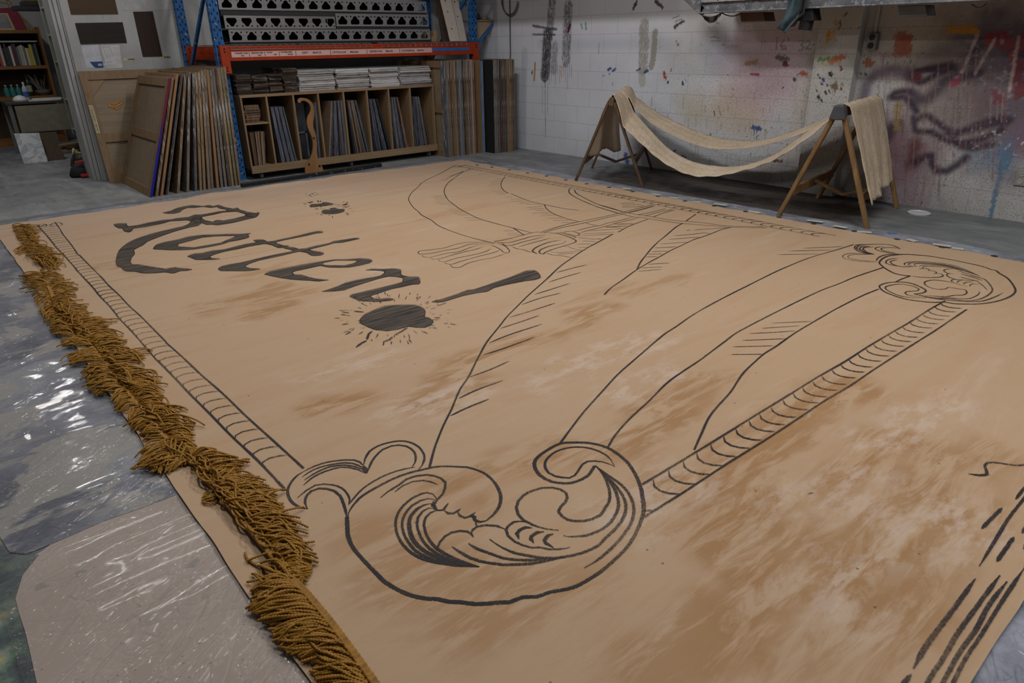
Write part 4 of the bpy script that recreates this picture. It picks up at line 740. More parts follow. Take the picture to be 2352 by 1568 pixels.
def make_fringe():
    m=NM('gold_bullion_thread',.5,.25); p=m.pos(); m.col(m.mix(m.mr(m.noise(p,40,3),.3,.7),(.195,.090,.009),(.33,.165,.021)))
    m.bump(m.noise(p,900,2),.2,.001)
    root=thing('bullion_fringe','long twisted gold bullion fringe lying along the left edge of the tan canvas','fringe',(.45,3.5,.012))
    rng=np.random.default_rng(5)
    # tufts: header line, tip line (pixels), number of cords, height
    T=[([(28,517),(38,545),(60,572)],[(80,520),(86,545),(88,575)],60,.03),([(52,520),(70,560)],[(78,522),(90,568)],40,.045),
       ([(48,566),(70,588),(100,612)],[(118,572),(133,595),(137,616)],60,.03),([(62,566),(75,575)],[(36,572),(45,585)],18,.02),([(75,585),(95,600)],[(110,596),(132,622)],36,.045),
       ([(98,625),(110,655),(118,690)],[(52,630),(56,650),(90,705)],60,.03),([(92,622),(112,660),(122,700)],[(128,622),(166,660),(170,700)],60,.035),
       ([(100,655),(120,690)],[(168,640),(172,668)],12,.02),([(112,690),(135,730),(150,748)],[(168,690),(208,720),(196,735)],60,.03),([(112,690),(140,735)],[(94,712),(110,740)],40,.03),
       ([(125,700),(150,740)],[(150,718),(190,748)],40,.05),([(150,740),(170,762),(200,785)],[(236,730),(248,752),(272,775)],66,.03),([(145,735),(175,775)],[(110,742),(128,770)],36,.03),
       ([(160,745),(195,780)],[(190,758),(222,778)],40,.05),([(195,775),(225,800)],[(262,772),(286,790)],60,.04),([(190,772),(215,795)],[(142,782),(150,795)],30,.02),
       ([(222,800),(248,832)],[(318,812),(322,830)],56,.03),([(215,800),(240,830)],[(160,820),(165,838)],44,.03),([(228,800),(248,830)],[(245,795),(275,835)],24,.05),
       ([(245,835),(270,870),(292,895)],[(192,850),(200,882),(222,910)],84,.04),([(250,838),(275,872),(300,900)],[(300,840),(357,880),(362,900)],80,.035),([(255,845),(280,885)],[(290,858),(320,900)],36,.055),
       ([(290,890),(312,920),(330,940)],[(360,895),(372,912),(366,940)],60,.04),([(285,890),(320,935)],[(258,915),(272,948)],40,.03),([(315,930),(345,965)],[(410,940),(402,965)],50,.04),([(318,935),(350,972)],[(295,960),(308,990)],44,.03),
       ([(325,935),(350,965)],[(350,945),(385,985)],34,.055),([(350,968),(380,1000),(398,1020)],[(442,972),(440,998),(436,1012)],76,.045),([(350,968),(385,1005)],[(316,975),(330,1010)],44,.03),([(360,975),(395,1015)],[(395,985),(425,1020)],40,.06),
       ([(385,1010),(415,1040),(440,1055)],[(325,1040),(330,1065),(332,1080)],60,.035),([(385,1012),(430,1050)],[(448,1018),(452,1040)],50,.04),([(395,1030),(440,1058)],[(350,1085),(400,1080)],40,.03),([(395,1012),(435,1050)],[(400,1060),(445,1070)],34,.06),
       ([(440,1045),(462,1080),(490,1115)],[(488,1032),(545,1068),(550,1080)],86,.045),([(450,1060),(490,1110)],[(500,1055),(545,1100)],60,.06),([(445,1055),(480,1100)],[(470,1075),(520,1130)],50,.07),
       ([(482,1100),(520,1150),(560,1195)],[(575,1098),(622,1130),(655,1180)],110,.045),([(490,1110),(560,1190)],[(545,1130),(625,1200)],90,.06),([(485,1105),(545,1180)],[(520,1130),(590,1215)],70,.07),
       ([(492,1125),(500,1140)],[(466,1135),(462,1160)],8,.01),([(556,1190),(600,1245),(645,1300)],[(658,1180),(690,1240),(712,1290)],110,.045),([(560,1195),(650,1300)],[(625,1205),(690,1275)],84,.06),([(560,1195),(640,1295)],[(600,1225),(665,1310)],60,.07),
       ([(640,1290),(668,1325),(690,1340)],[(710,1290),(714,1310),(700,1335)],40,.04),([(640,1290),(670,1330)],[(680,1300),(705,1335)],30,.05)]
    def interp(L,t):
        x=t*(len(L)-1); i=min(int(x),len(L)-2); f=x-i; return L[i][0]+(L[i+1][0]-L[i][0])*f, L[i][1]+(L[i+1][1]-L[i][1])*f
    def path(a,b,h,wig,lift=0,out=.2):
        A=FL(a[0],a[1],.022); B=FL(b[0],b[1],.018); A=np.array(A);B=np.array(B); D=B-A; L=np.linalg.norm(D); N=np.array([-D[1],D[0],0])/max(L,1e-6)
        t=np.linspace(0,1,14)[:,None]; w=(np.sin(t*np.pi*rng.uniform(.8,1.6)+rng.uniform(-.5,.5))*wig*rng.normal()+np.sin(t*6+rng.uniform(0,6))*wig*.35*rng.normal())*L
        P=A+D*t+N*(w-w[0]*(1-t)); P[:,2]=.0175+(np.sin(np.pi*np.clip(t[:,0]*.93+.05,0,1))**.8)*h*rng.uniform(.35,1)+rng.uniform(0,.006)*(1-t[:,0])
        P[:,2]=np.maximum(P[:,2],.0172); return P
    near=[];far=[];gi=0
    for base,tip,n,h in T:
        n=int(n*.8)
        for i in range(n):
            t=(i+rng.uniform(0,1))/n; a=interp(base,t); tt=min(1,max(0,t+rng.normal()*.07)); b=interp(tip,tt)
            A=FL(*a,.02);B=FL(*b,.02); L=(A-B).length; s=rng.uniform(.80,1.10) if rng.random()>.07 else rng.uniform(1.1,1.38)
            b=(a[0]+(b[0]-a[0])*s,a[1]+(b[1]-a[1])*s)
            far.append(path(a,b,min(h,.35*L+.01)*.8,.14))
    # the orderly lower length, header on the right
    base=[(668,1338),(700,1358),(755,1425),(805,1495),(860,1575),(905,1640)]; tip=[(590,1335),(572,1370),(576,1402),(603,1442),(655,1482),(700,1520),(722,1560),(800,1640)]
    clj=rng.normal(size=26)*.014; clL=rng.uniform(.86,1.10,26)
    for i in range(250):
        t=(i+.5)/250; a=interp(base,t); cl=(math.floor(t*26)+.5)/26; tt=min(1,max(0,t*.35+cl*.65+clj[int(t*26)%26]+rng.normal()*.018)); b=interp(tip,tt); s=rng.uniform(.84,1.02)*clL[int(t*26)%26]; b=(a[0]+(b[0]-a[0])*s,a[1]+(b[1]-a[1])*s)
        P=path(a,b,.030,.075); near.append(P)
    for (a,b) in (((700,1350),(590,1300)),((690,1345),(578,1325)),((672,1345),(600,1300)),((640,1375),(572,1400)),((700,1440),(640,1480)),((668,1338),(625,1290)),((680,1340),(600,1268))):
        for q in range(3): near.append(path(a,(b[0]+rng.uniform(-8,8),b[1]+rng.uniform(-5,5)),.03,.12))
    def strand(pts):
        P=np.array([np.array(FL(x,y,.018)) for x,y in pts]); P[:,2]=.0172+.004*rng.uniform(0,1,len(P)); return np.array([list(v)+[0] if len(v)==2 else v for v in catmull([tuple(p) for p in P],.006)])
    stray=[strand([(563,1268),(570,1285),(595,1300),(618,1300)]),strand([(600,1305),(602,1325),(625,1340),(655,1345)]),strand([(466,1155),(485,1158),(500,1150)]),strand([(470,1132),(478,1145),(492,1150)]),strand([(712,1280),(713,1310),(695,1335),(668,1345)]),strand([(325,1043),(350,1042),(380,1035)])]
    order=sorted(range(len(near)),key=lambda i:-max(near[i][:,1]*0-near[i][:,1])); 
    ind=[near[i] for i in order[:94]]; rest=[near[i] for i in order[94:]]
    for P in ind+stray:
        V,F=cord_arrays([P],.0042,.0013,8,.017,rng); raw_mesh('cord',V,F,m.mat,root)
    V1,F1=cord_arrays(rest,.0042,.0015,8,.017,rng); V2,F2=cord_arrays(far,.0040,.0022,6,.018,rng)
    raw_mesh('cord_mass',np.concatenate([V1,V2]),np.concatenate([F1,F2+len(V1)]),m.mat,root,'stuff')
    # woven header braid: ridged band
    def header(line,w,z,name='header_braid'):
        P=catmull([tuple(FL(x,y,z))[:2] for x,y in line],.004); P=np.array(P); n=len(P); Tn=np.gradient(P,axis=0); Tn/=np.linalg.norm(Tn,axis=1,keepdims=True); N=np.stack([-Tn[:,1],Tn[:,0]],1)
        prof=[(-.5,-.004),(-.5,.003),(-.38,.0062),(-.2,.004),(0,.0055),(.2,.004),(.38,.0062),(.5,.003),(.5,-.004)]; V=[]
        for i in range(n):
            b_=.0022*(1 if (i//2)%2 else -1)
            for a_,zz in prof: q=P[i]+N[i]*a_*w; V.append((q[0],q[1],z+zz+b_*(zz>0)+.006*math.sin(i*.011)))
        k=len(prof); F=[(i*k+j,i*k+j+1,(i+1)*k+j+1,(i+1)*k+j) for i in range(n-1) for j in range(k-1)]
        raw_mesh(name,np.array(V),np.array(F),m.mat,root)
    header([(668,1330),(697,1356),(754,1424),(805,1493),(861,1572),(907,1640)],.019,.034)
    header([(440,1045),(462,1082),(492,1118),(522,1155),(560,1198),(602,1248),(645,1300),(672,1332)],.022,.026)
    header([(98,622),(125,690),(150,735),(195,780),(240,828),(270,868),(300,905),(345,965),(385,1010),(440,1045)],.02,.022)
make_fringe()

# ================================================================== SAW HORSES AND MUSLIN
LN=(Vector((5.42,4.79,.80)),Vector((6.18,5.27,.83))); RN=(Vector((5.38,2.49,.835)),Vector((6.27,2.62,.845)))
def sawhorse(ridge,feet,mat,label,w,group,blocks=None):
    base=(ridge[0]+ridge[1])/2; t=thing('sawhorse',label,'sawhorse',(base.x,base.y,0),group)
    b=MB(); d=(ridge[1]-ridge[0]).normalized(); b.bar(ridge[0]-d*.03,ridge[1]+d*.03,.045,.07); b.build('top_rail',mat,t)
    for i,f in enumerate(feet):
        end=ridge[0] if i<2 else ridge[1]; top=end+Vector((0,0,-.01)); q=Vector((f.x,f.y,0)); sd=(q-Vector((end.x,end.y,0))).normalized()
        b=MB(); b.bar(q+Vector((0,0,.0)),top+sd*.03,w,w*.75,ch=.2); o=b.build('leg',mat,t)
    def at(f,end,z): q=Vector((f.x,f.y,0)); return q.lerp(end,z/end.z)
    for a,c,z in ((0,2,.22),(1,3,.22)):
        b=MB(); b.bar(at(feet[a],ridge[0],z),at(feet[c],ridge[1],z+.02),.022,.07); b.build('side_brace',mat,t)
    b=MB(); p=at(feet[0],ridge[0],.24).lerp(at(feet[2],ridge[1],.24),.5); q=at(feet[1],ridge[0],.24).lerp(at(feet[3],ridge[1],.24),.5); mid=(p+q)/2+Vector((0,0,-.09)); b.bar(p,mid,.05,.022); b.bar(mid,q,.05,.022); b.build('cross_brace',mat,t)
    if blocks:
        b=MB(); c=ridge[0]-d*.02
        pr=Vector((-d.y,d.x,0))
        P=[c+pr*x+Vector((0,0,z))+d*e for e in (-.03,.045) for x,z in ((-.06,-.05),(.06,-.05),(.035,.055),(-.035,.055))]
        b.hexa([P[0],P[1],P[5],P[4],P[3],P[2],P[6],P[7]]); b.build('rail_bracket',blocks,t,bevel=.008)
    return t
M_TIMBER=wood('old_yellow_timber',(.15,.085,.035),(.26,.155,.07),2); M_DARKT=wood('grimy_dark_timber',(.05,.03,.018),(.16,.10,.065),2)
sawhorse(LN,[FL(1322,416),FL(1475,426),FL(1359.5,386),FL(1497,389)],M_DARKT,'dark grimy wooden sawhorse holding the left end of the muslin strips',.035,'sawhorses by the block wall')
sawhorse(RN,[FL(1788,496),FL(1992,526),FL(1878,455),FL(2060,478)],M_TIMBER,'yellow timber sawhorse near the spray-painted wall holding hanging muslin',.045,'sawhorses by the block wall',simple('grey_taped_bracket',(.06,.065,.075),.45))
def make_muslin():
    m=NM('crinkled_muslin',.8,.2); p=m.pos(); c=m.mix(m.mr(m.noise(p,3,5),.35,.65),(.62,.50,.36),(.74,.61,.46))
    c=m.mix(m.mr(m.noise(m.pos((1,1,.6)),5,4,.6),.62,.68,0,.65),c,(.74,.72,.70)); m.col(c); m.b.inputs['Transmission Weight'].default_value=0
    h=m.noise(m.pos((1,1,.6)),26,4,.6,1.2); h=m.math('ABSOLUTE',m.math('SUBTRACT',h,.5)); m.bump(h,.9,.022)
    # some light passes the thin cloth
    tl=m.n('ShaderNodeBsdfTranslucent'); tl.inputs[0].default_value=(.45,.30,.15,1); ms=m.n('ShaderNodeMixShader'); ms.inputs[0].default_value=.2
    m.t.links.new(m.b.outputs[0],ms.inputs[1]); m.t.links.new(tl.outputs[0],ms.inputs[2]); m.t.links.new(ms.outputs[0],m.t.nodes['Material Output'].inputs[0])
    L0,L1=LN; R0,R1=RN; up=Vector((0,0,.060))
    V=[];idx={};F=[]
    NS=150; ts=[.06+.94*i/28 for i in range(29)]
    lh=[.62,.40]; rh=[.78,.72]
    # outward horizontal directions of the hanging ends
    lo=Vector((-.42,.90,0)).normalized(); ro=Vector((.02,-1,0)).normalized()
    def edge(px,xs,n=90):
        m_=len(px); P_=[np.array(PX(p[0],p[1],lerp_tab(i/(m_-1),xs))) for i,p in enumerate(px)]; Q_=np.array(catmull(P_,.02)); d=np.concatenate([[0],np.cumsum(np.linalg.norm(np.diff(Q_,axis=0),axis=1))]); q=np.linspace(0,d[-1],n+1)
        return np.stack([np.interp(q,d,Q_[:,i]) for i in range(3)],1)
    E=[edge([(1431,290),(1470,326),(1521,370),(1582,401),(1640,405),(1691,396),(1759,375),(1810,347),(1878,299)],[(0,5.43),(.5,5.45),(1,5.40)]),
       edge([(1456,257),(1495,301),(1538,343),(1589,370),(1650,381),(1708,379),(1776,357),(1827,323),(1878,287)],[(0,5.76),(.5,5.72),(1,5.72)]),
       edge([(1456,246),(1495,282),(1560,317),(1623,338),(1674,341.6),(1742,335),(1793,323),(1844,306),(1875,293)],[(0,5.82),(.5,5.86),(1,5.83)]),
       edge([(1460,221),(1504,255),(1572,290),(1623,309),(1667,319.5),(1725,323),(1776,316),(1827,299),(1878,280)],[(0,6.17),(.5,6.2),(1,6.22)])]
    def pos(si,t):
        A=L0.lerp(L1,t)+up; B=R0.lerp(R1,t)+up; s=si/NS
        if s<.14:                                     # left hanging end
            k=1-s/.14; ln=(.60+.10*t+.03*math.sin(t*9))*k; q=A+lo*((.06+.26*(1-t))*ln+.035*min(1,k*10)+.02*math.sin(k*3.1))+Vector((0,0,-ln*.97)); q.x+=.012*math.sin(t*22+k*3)+.07*k*t; q.y+=.018*math.sin(t*17)*k; return q
        if s>.80:                                     # right hanging end
            k=(s-.80)/.20; ln=(.77-.02*t)*k; q=B+ro*(.40*ln*(1-.22*t)+.045*min(1,k*28))+Vector((0,0,-ln*.92)); w=math.sin(t*15+1.2*k)*.016*k+.010*math.sin(t*37+4*k)*k
            q+=ro*w; q.x+=-.05*k*k*(1-t)
            if k>.72 and t>.45: f=(k-.72)/.28; q.z+=.06*f*(t-.45); q.x-=.05*f
            return q
        k=(s-.14)/.66; near=t<.5
        if near: f=(t-.06)/.44; a_,b_=E[0],E[1]
        else: f=(t-.5)/.5; a_,b_=E[2],E[3]
        def ev(kk): x_=kk*90; i_=min(int(x_),89); g=x_-i_; u_=a_[i_]*(1-g)+a_[i_+1]*g; v_=b_[i_]*(1-g)+b_[i_+1]*g; return Vector(u_*(1-f)+v_*f)
        e0,e1=.10,.93
        if k<e0: c=ev(0); g=k/e0; q=A.lerp(c,g); q.z+=.045*math.sin(math.pi*g)
        elif k>e1: c=ev(1); g=(k-e1)/(1-e1); q=c.lerp(B-Vector((0,0,.02*(1-g))),g)
        else: q=ev((k-e0)/(e1-e0))
        q.z+=.003*math.sin(t*37+k*9); return q
    for si in range(NS+1):
        for j,t in enumerate(ts):
            q=pos(si,t); q.z+=.004*math.sin(j*2.3+si*.9); idx[si,j]=len(V); V.append(q)
        t5=.5; q=pos(si,.4999); idx[si,'n']=len(V); V.append(q); q=pos(si,.5001); idx[si,'f']=len(V); V.append(q)
    jm=max(j for j,t in enumerate(ts) if t<.5); b=MB(); b.v=[tuple(v) for v in V]
    a0,a1=int(.185*NS),int(.785*NS)
    for si in range(NS):
        for j in range(28):
            if j==jm:
                if a0<=si<a1:
                    b.face((idx[si,j],idx[si,'n'],idx[si+1,'n'],idx[si+1,j])); b.face((idx[si,'f'],idx[si,j+1],idx[si+1,j+1],idx[si+1,'f']))
                    continue
            b.face((idx[si,j],idx[si,j+1],idx[si+1,j+1],idx[si+1,j]))
    o=b.build('muslin_cloth',m.mat,smooth=True); s=o.modifiers.new('thick','SOLIDIFY'); s.thickness=.003
    tag(o,'cream crinkled muslin slit into two sagging strips, slung between two sawhorses','cloth')
make_muslin()

# ================================================================== BITS BY THE WALL
q=FL(2110,491); b=MB(); b.lathe((q.x,q.y,0),[(.085,.001),(.088,.012),(.080,.016),(.076,.010),(.02,.0095),(.001,.0095)],32)
o=b.build('can_lid',NM('white_painted_lid',.35,.5).col((.55,.56,.58)).mat,smooth=False); tag(o,'white paint-smeared can lid on the floor right of the yellow sawhorse','lid')
M_GREYM=simple('grey_metal_box',(.19,.20,.20),.45,metal=.3); M_OUT=simple('outlet_black',(.02,.02,.022),.4); M_COND=simple('painted_conduit',(.40,.39,.38),.5)
q=PX(2008,95,XW); t=thing('outlet_box','grey steel outlet box on the conduit high on the block wall','outlet',(q.x,q.y,q.z))
b=MB(); b.box((XW-.055,q.y-.042,q.z-.065),(XW-.003,q.y+.042,q.z+.065)); b.build('box_body',M_GREYM,t,bevel=.006)
for dz in (.032,-.032):
    b=MB(); b.tube([(XW-.0545,q.y,q.z+dz),(XW-.062,q.y,q.z+dz)],.024,20); b.build('socket',M_OUT,t)
b=MB(); b.tube([(XW-.016,q.y,q.z+.06),(XW-.016,q.y,3.85)],.011,10,m=0); o=b.build('conduit_pipe',M_COND); tag(o,'thin painted conduit pipe rising from the grey outlet box','pipe')
q=PX(1952,150,XW-.01); b=MB(); b.tube([(XW-.014,PX(1958,60,XW).y,q.z*0+.98),(XW-.014,PX(1958,60,XW).y,3.85)],.010,10); b.tube([(XW-.014,PX(1964,60,XW).y-.02,.98),(XW-.014,PX(1964,60,XW).y-.02,3.85)],.008,10); o=b.build('conduit_pipe',M_COND); tag(o,'pair of painted conduits beside the wall pilaster','pipe')
q=PX(2346,408,XW); t=thing('wall_outlet','beige duplex wall outlet low on the block wall at the frame edge','outlet',(q.x,q.y,q.z)); b=MB(); b.box((XW-.012,q.y-.038,q.z-.06),(XW-.001,q.y+.038,q.z+.06)); b.build('cover_plate',simple('beige_plate',(.22,.22,.20),.5),t,bevel=.004)
for dz in (.028,-.028):
    b=MB(); b.tube([(XW-.0115,q.y,q.z+dz),(XW-.015,q.y,q.z+dz)],.019,16); 
    for dy in (-.007,.007): b.box((XW-.0156,q.y+dy-.0015,q.z+dz-.002),(XW-.0148,q.y+dy+.0015,q.z+dz+.008),1)
    b.build('socket',[simple('beige_socket',(.30,.30,.27),.4),M_OUT],t)
q=PX(1173,60,XW); b=MB(); P_=[(XW-.012,q.y,3.8),(XW-.012,q.y,1.2),(XW-.012,q.y+.01,1.12)]; b.tube(P_,.008,8)
P2=[(XW-.015,q.y+.16*math.cos(a),1.86+.18*math.sin(a)) for a in np.linspace(math.pi*1.05,math.pi*2.1,16)]; b.tube(P2,.006,6); b.tube([(x,y_-.02,z-.02) for x,y_,z in P2],.006,6)
o=b.build('wall_cable',simple('grey_cable',(.10,.10,.095),.5)); tag(o,'grey cable with hanging loops near the corner of the block wall','cable')

# ================================================================== OVERHEAD PAINT FRAME
def make_overhead():
    mg=NM('splattered_grey_steel',.45,.4,.4); p=mg.pos(); c=mg.mix(mg.mr(mg.noise(p,6,5,.65),.4,.65),(.12,.125,.14),(.24,.245,.26)); c=mg.mix(mg.mr(mg.noise(p,28,3),.58,.64,0,.8),c,(.36,.37,.40)); c=mg.mix(mg.mr(mg.voro(p,30),.16,.1,0,.8),c,(.03,.03,.035)); mg.col(c)
    XF=5.95
    A=PX(1612,20,XF); B=PX(2352,-14,XF); z0=A.z
    t=thing('hoist_frame','paint-splattered grey steel hoist frame hanging before the block wall','frame',(XF,3.0,z0))
    b=MB(); yl=A.y; yr=B.y-.5
    b.box((XF-.02,yr,z0-.035),(XF+.05,yl,z0+.045)); b.box((XF-.045,yr,z0-.042),(XF+.05,yl,z0-.030)); b.box((XF-.045,yr,z0+.045),(XF+.05,yl,z0+.055)); b.build('front_channel',mg.mat,t,bevel=.003)
    b=MB(); b.box((XF+.055,yr,z0+.0465),(XF+.375,yl-.08,z0+.06)); b.build('deck_board',simple('dark_deck',(.05,.045,.04),.7),t)
    b=MB(); b.box((XF+.38,yr,z0-.02),(XF+.44,yl-.03,z0+.05)); b.build('back_channel',mg.mat,t,bevel=.003)
    C=PX(1566,-4,XF); b=MB(); b.bar((XF+.01,C.y+.12,C.z+.14),(XF+.01,yl-.02,z0-.02),.06,.08); b.build('end_arm',mg.mat,t)
    b=MB(); b.box((XF+.0,yl-.07,z0-.03),(XF+.44,yl-.0,z0+.03)); b.build('end_plate',mg.mat,t)
    for yy in (yl-.75,yl-1.5,yl-2.2):
        b=MB(); b.box((XF,yy-.03,z0+.0),(XF+.44,yy+.03,z0+.03)); b.build('cross_tie',mg.mat,t)
    for yy in (yl-.15,yl-1.9): 
        b=MB(); b.tube([(XF+.02,yy,z0+.05),(XF+.02,yy,3.9)],.006,6); b.tube([(XF+.41,yy,z0+.05),(XF+.41,yy,3.9)],.006,6); b.build('suspension_wire',M_OUT,t)
    for px,w,h in ((1745,.24,.05),(2262,0,0),(2110,.20,.06)):
        if w: q=PX(px,34,XF+.22); b=MB(); b.box((XF+.12,q.y-w/2,z0-.12),(XF+.30,q.y+w/2,z0-.045),shear=(0,.03)); b.build('bracket_box',M_GREYM if w<.22 else simple('rusty_plate',(.12,.07,.05),.6),t,bevel=.005)
    # hanging rag
    q=PX(1818,40,XF-.06); m=NM('teal_rag',.85,.2); pp=m.pos(); m.col(m.mix(m.mr(m.noise(pp,9,5),.4,.6),(.035,.06,.075),(.075,.12,.14)));
    V=[];N_=15;K_=22; b=MB()
    O=[(1790,-6),(1790,-6)]
    left=[(1812,-8),(1806,15),(1800,35),(1788,52),(1782,60)]; right=[(1842,-8),(1838,20),(1834,40),(1822,55),(1805,77)]
    def li(L,k): x=k*(len(L)-1); i=min(int(x),len(L)-2); f=x-i; return (L[i][0]*(1-f)+L[i+1][0]*f,L[i][1]*(1-f)+L[i+1][1]*f)
    for i in range(K_+1):
        k=i/K_; a=li(left,k); c=li(right,k)
        for j in range(N_+1):
            f=j/N_; v=PX(a[0]+(c[0]-a[0])*f,a[1]+(c[1]-a[1])*f,XF-.07); v.x+=.022*math.sin(f*9+k*2)+.01*math.sin(f*21); b.v.append(tuple(v))
    for i in range(K_):
        for j in range(N_): n=i*(N_+1)+j; b.face((n,n+1,n+N_+2,n+N_+1))
    o=b.build('hanging_rag',m.mat,smooth=True); s=o.modifiers.new('t','SOLIDIFY'); s.thickness=.004; tag(o,'teal paint rag hanging down from the steel hoist frame','rag')
    b=MB(); q=PX(1862,20,XF-.05)
    left=[(1838,-8),(1832,20),(1815,48),(1808,64)]; right=[(1852,-8),(1850,30),(1832,45),(1822,60)]
    for i in range(K_+1):
        k=i/K_; a=li(left,k); c=li(right,k)
        for j in range(N_+1):
            f=j/N_; v=PX(a[0]+(c[0]-a[0])*f,a[1]+(c[1]-a[1])*f,XF-.055); v.x+=.018*math.sin(f*11+k*3); b.v.append(tuple(v))
    for i in range(K_):
        for j in range(N_): n=i*(N_+1)+j; b.face((n,n+1,n+N_+2,n+N_+1))
    o=b.build('hanging_rag',simple('black_rag',(.03,.032,.036),.8),smooth=True); s=o.modifiers.new('t','SOLIDIFY'); s.thickness=.004; tag(o,'black spotted rag hanging beside the teal one on the hoist frame','rag')
    # coiled leads under the frame
    b=MB()
    for k in range(5):
        pts=[PX(1612+(1658-1612)*f,34+ (8+3*k)*math.sin(math.pi*f)**.8-6*f,XF-.03+.01*k) for f in np.linspace(0,1,14)]; b.tube(pts,.005,6)
    pts=[PX(1658+(1705-1658)*f,30+7*math.sin(math.pi*f),XF) for f in np.linspace(0,1,12)]; b.tube(pts,.005,6)
    o=b.build('looped_cable',M_OUT); tag(o,'bundle of black leads looping under the left end of the hoist frame','cable')
    b=MB(); pts=[PX(1613+(1652-1613)*f,34+25*math.sin(math.pi*f)**.7,XF-.02) for f in np.linspace(0,1,14)]; b.tube(pts,.004,6); o=b.build('looped_cable',simple('cream_lead',(.35,.33,.28),.5)); tag(o,'single cream lead drooping under the black leads of the hoist frame','cable')
    b=MB(); pts=[PX(2232+(2266-2232)*f,10+8*math.sin(math.pi*f)-2*f,XF) for f in np.linspace(0,1,12)]; b.tube(pts,.004,6); o=b.build('looped_cable',M_OUT); tag(o,'short black lead loop under the right end of the hoist frame','cable')
    q=PX(1858,32,XF+.05); b=MB(); b.box((XF-.02,q.y-.09,z0-.13),(XF+.1,q.y+.09,z0-.04),shear=(0,.03)); b.tube([(XF+.04,q.y,z0-.12),(XF+.04,q.y+.01,z0-.20)],.055,10); o=b.build('chain_motor',M_OUT,bevel=0); tag(o,'black hoist motor hanging right of the rags on the steel frame','motor')
make_overhead()
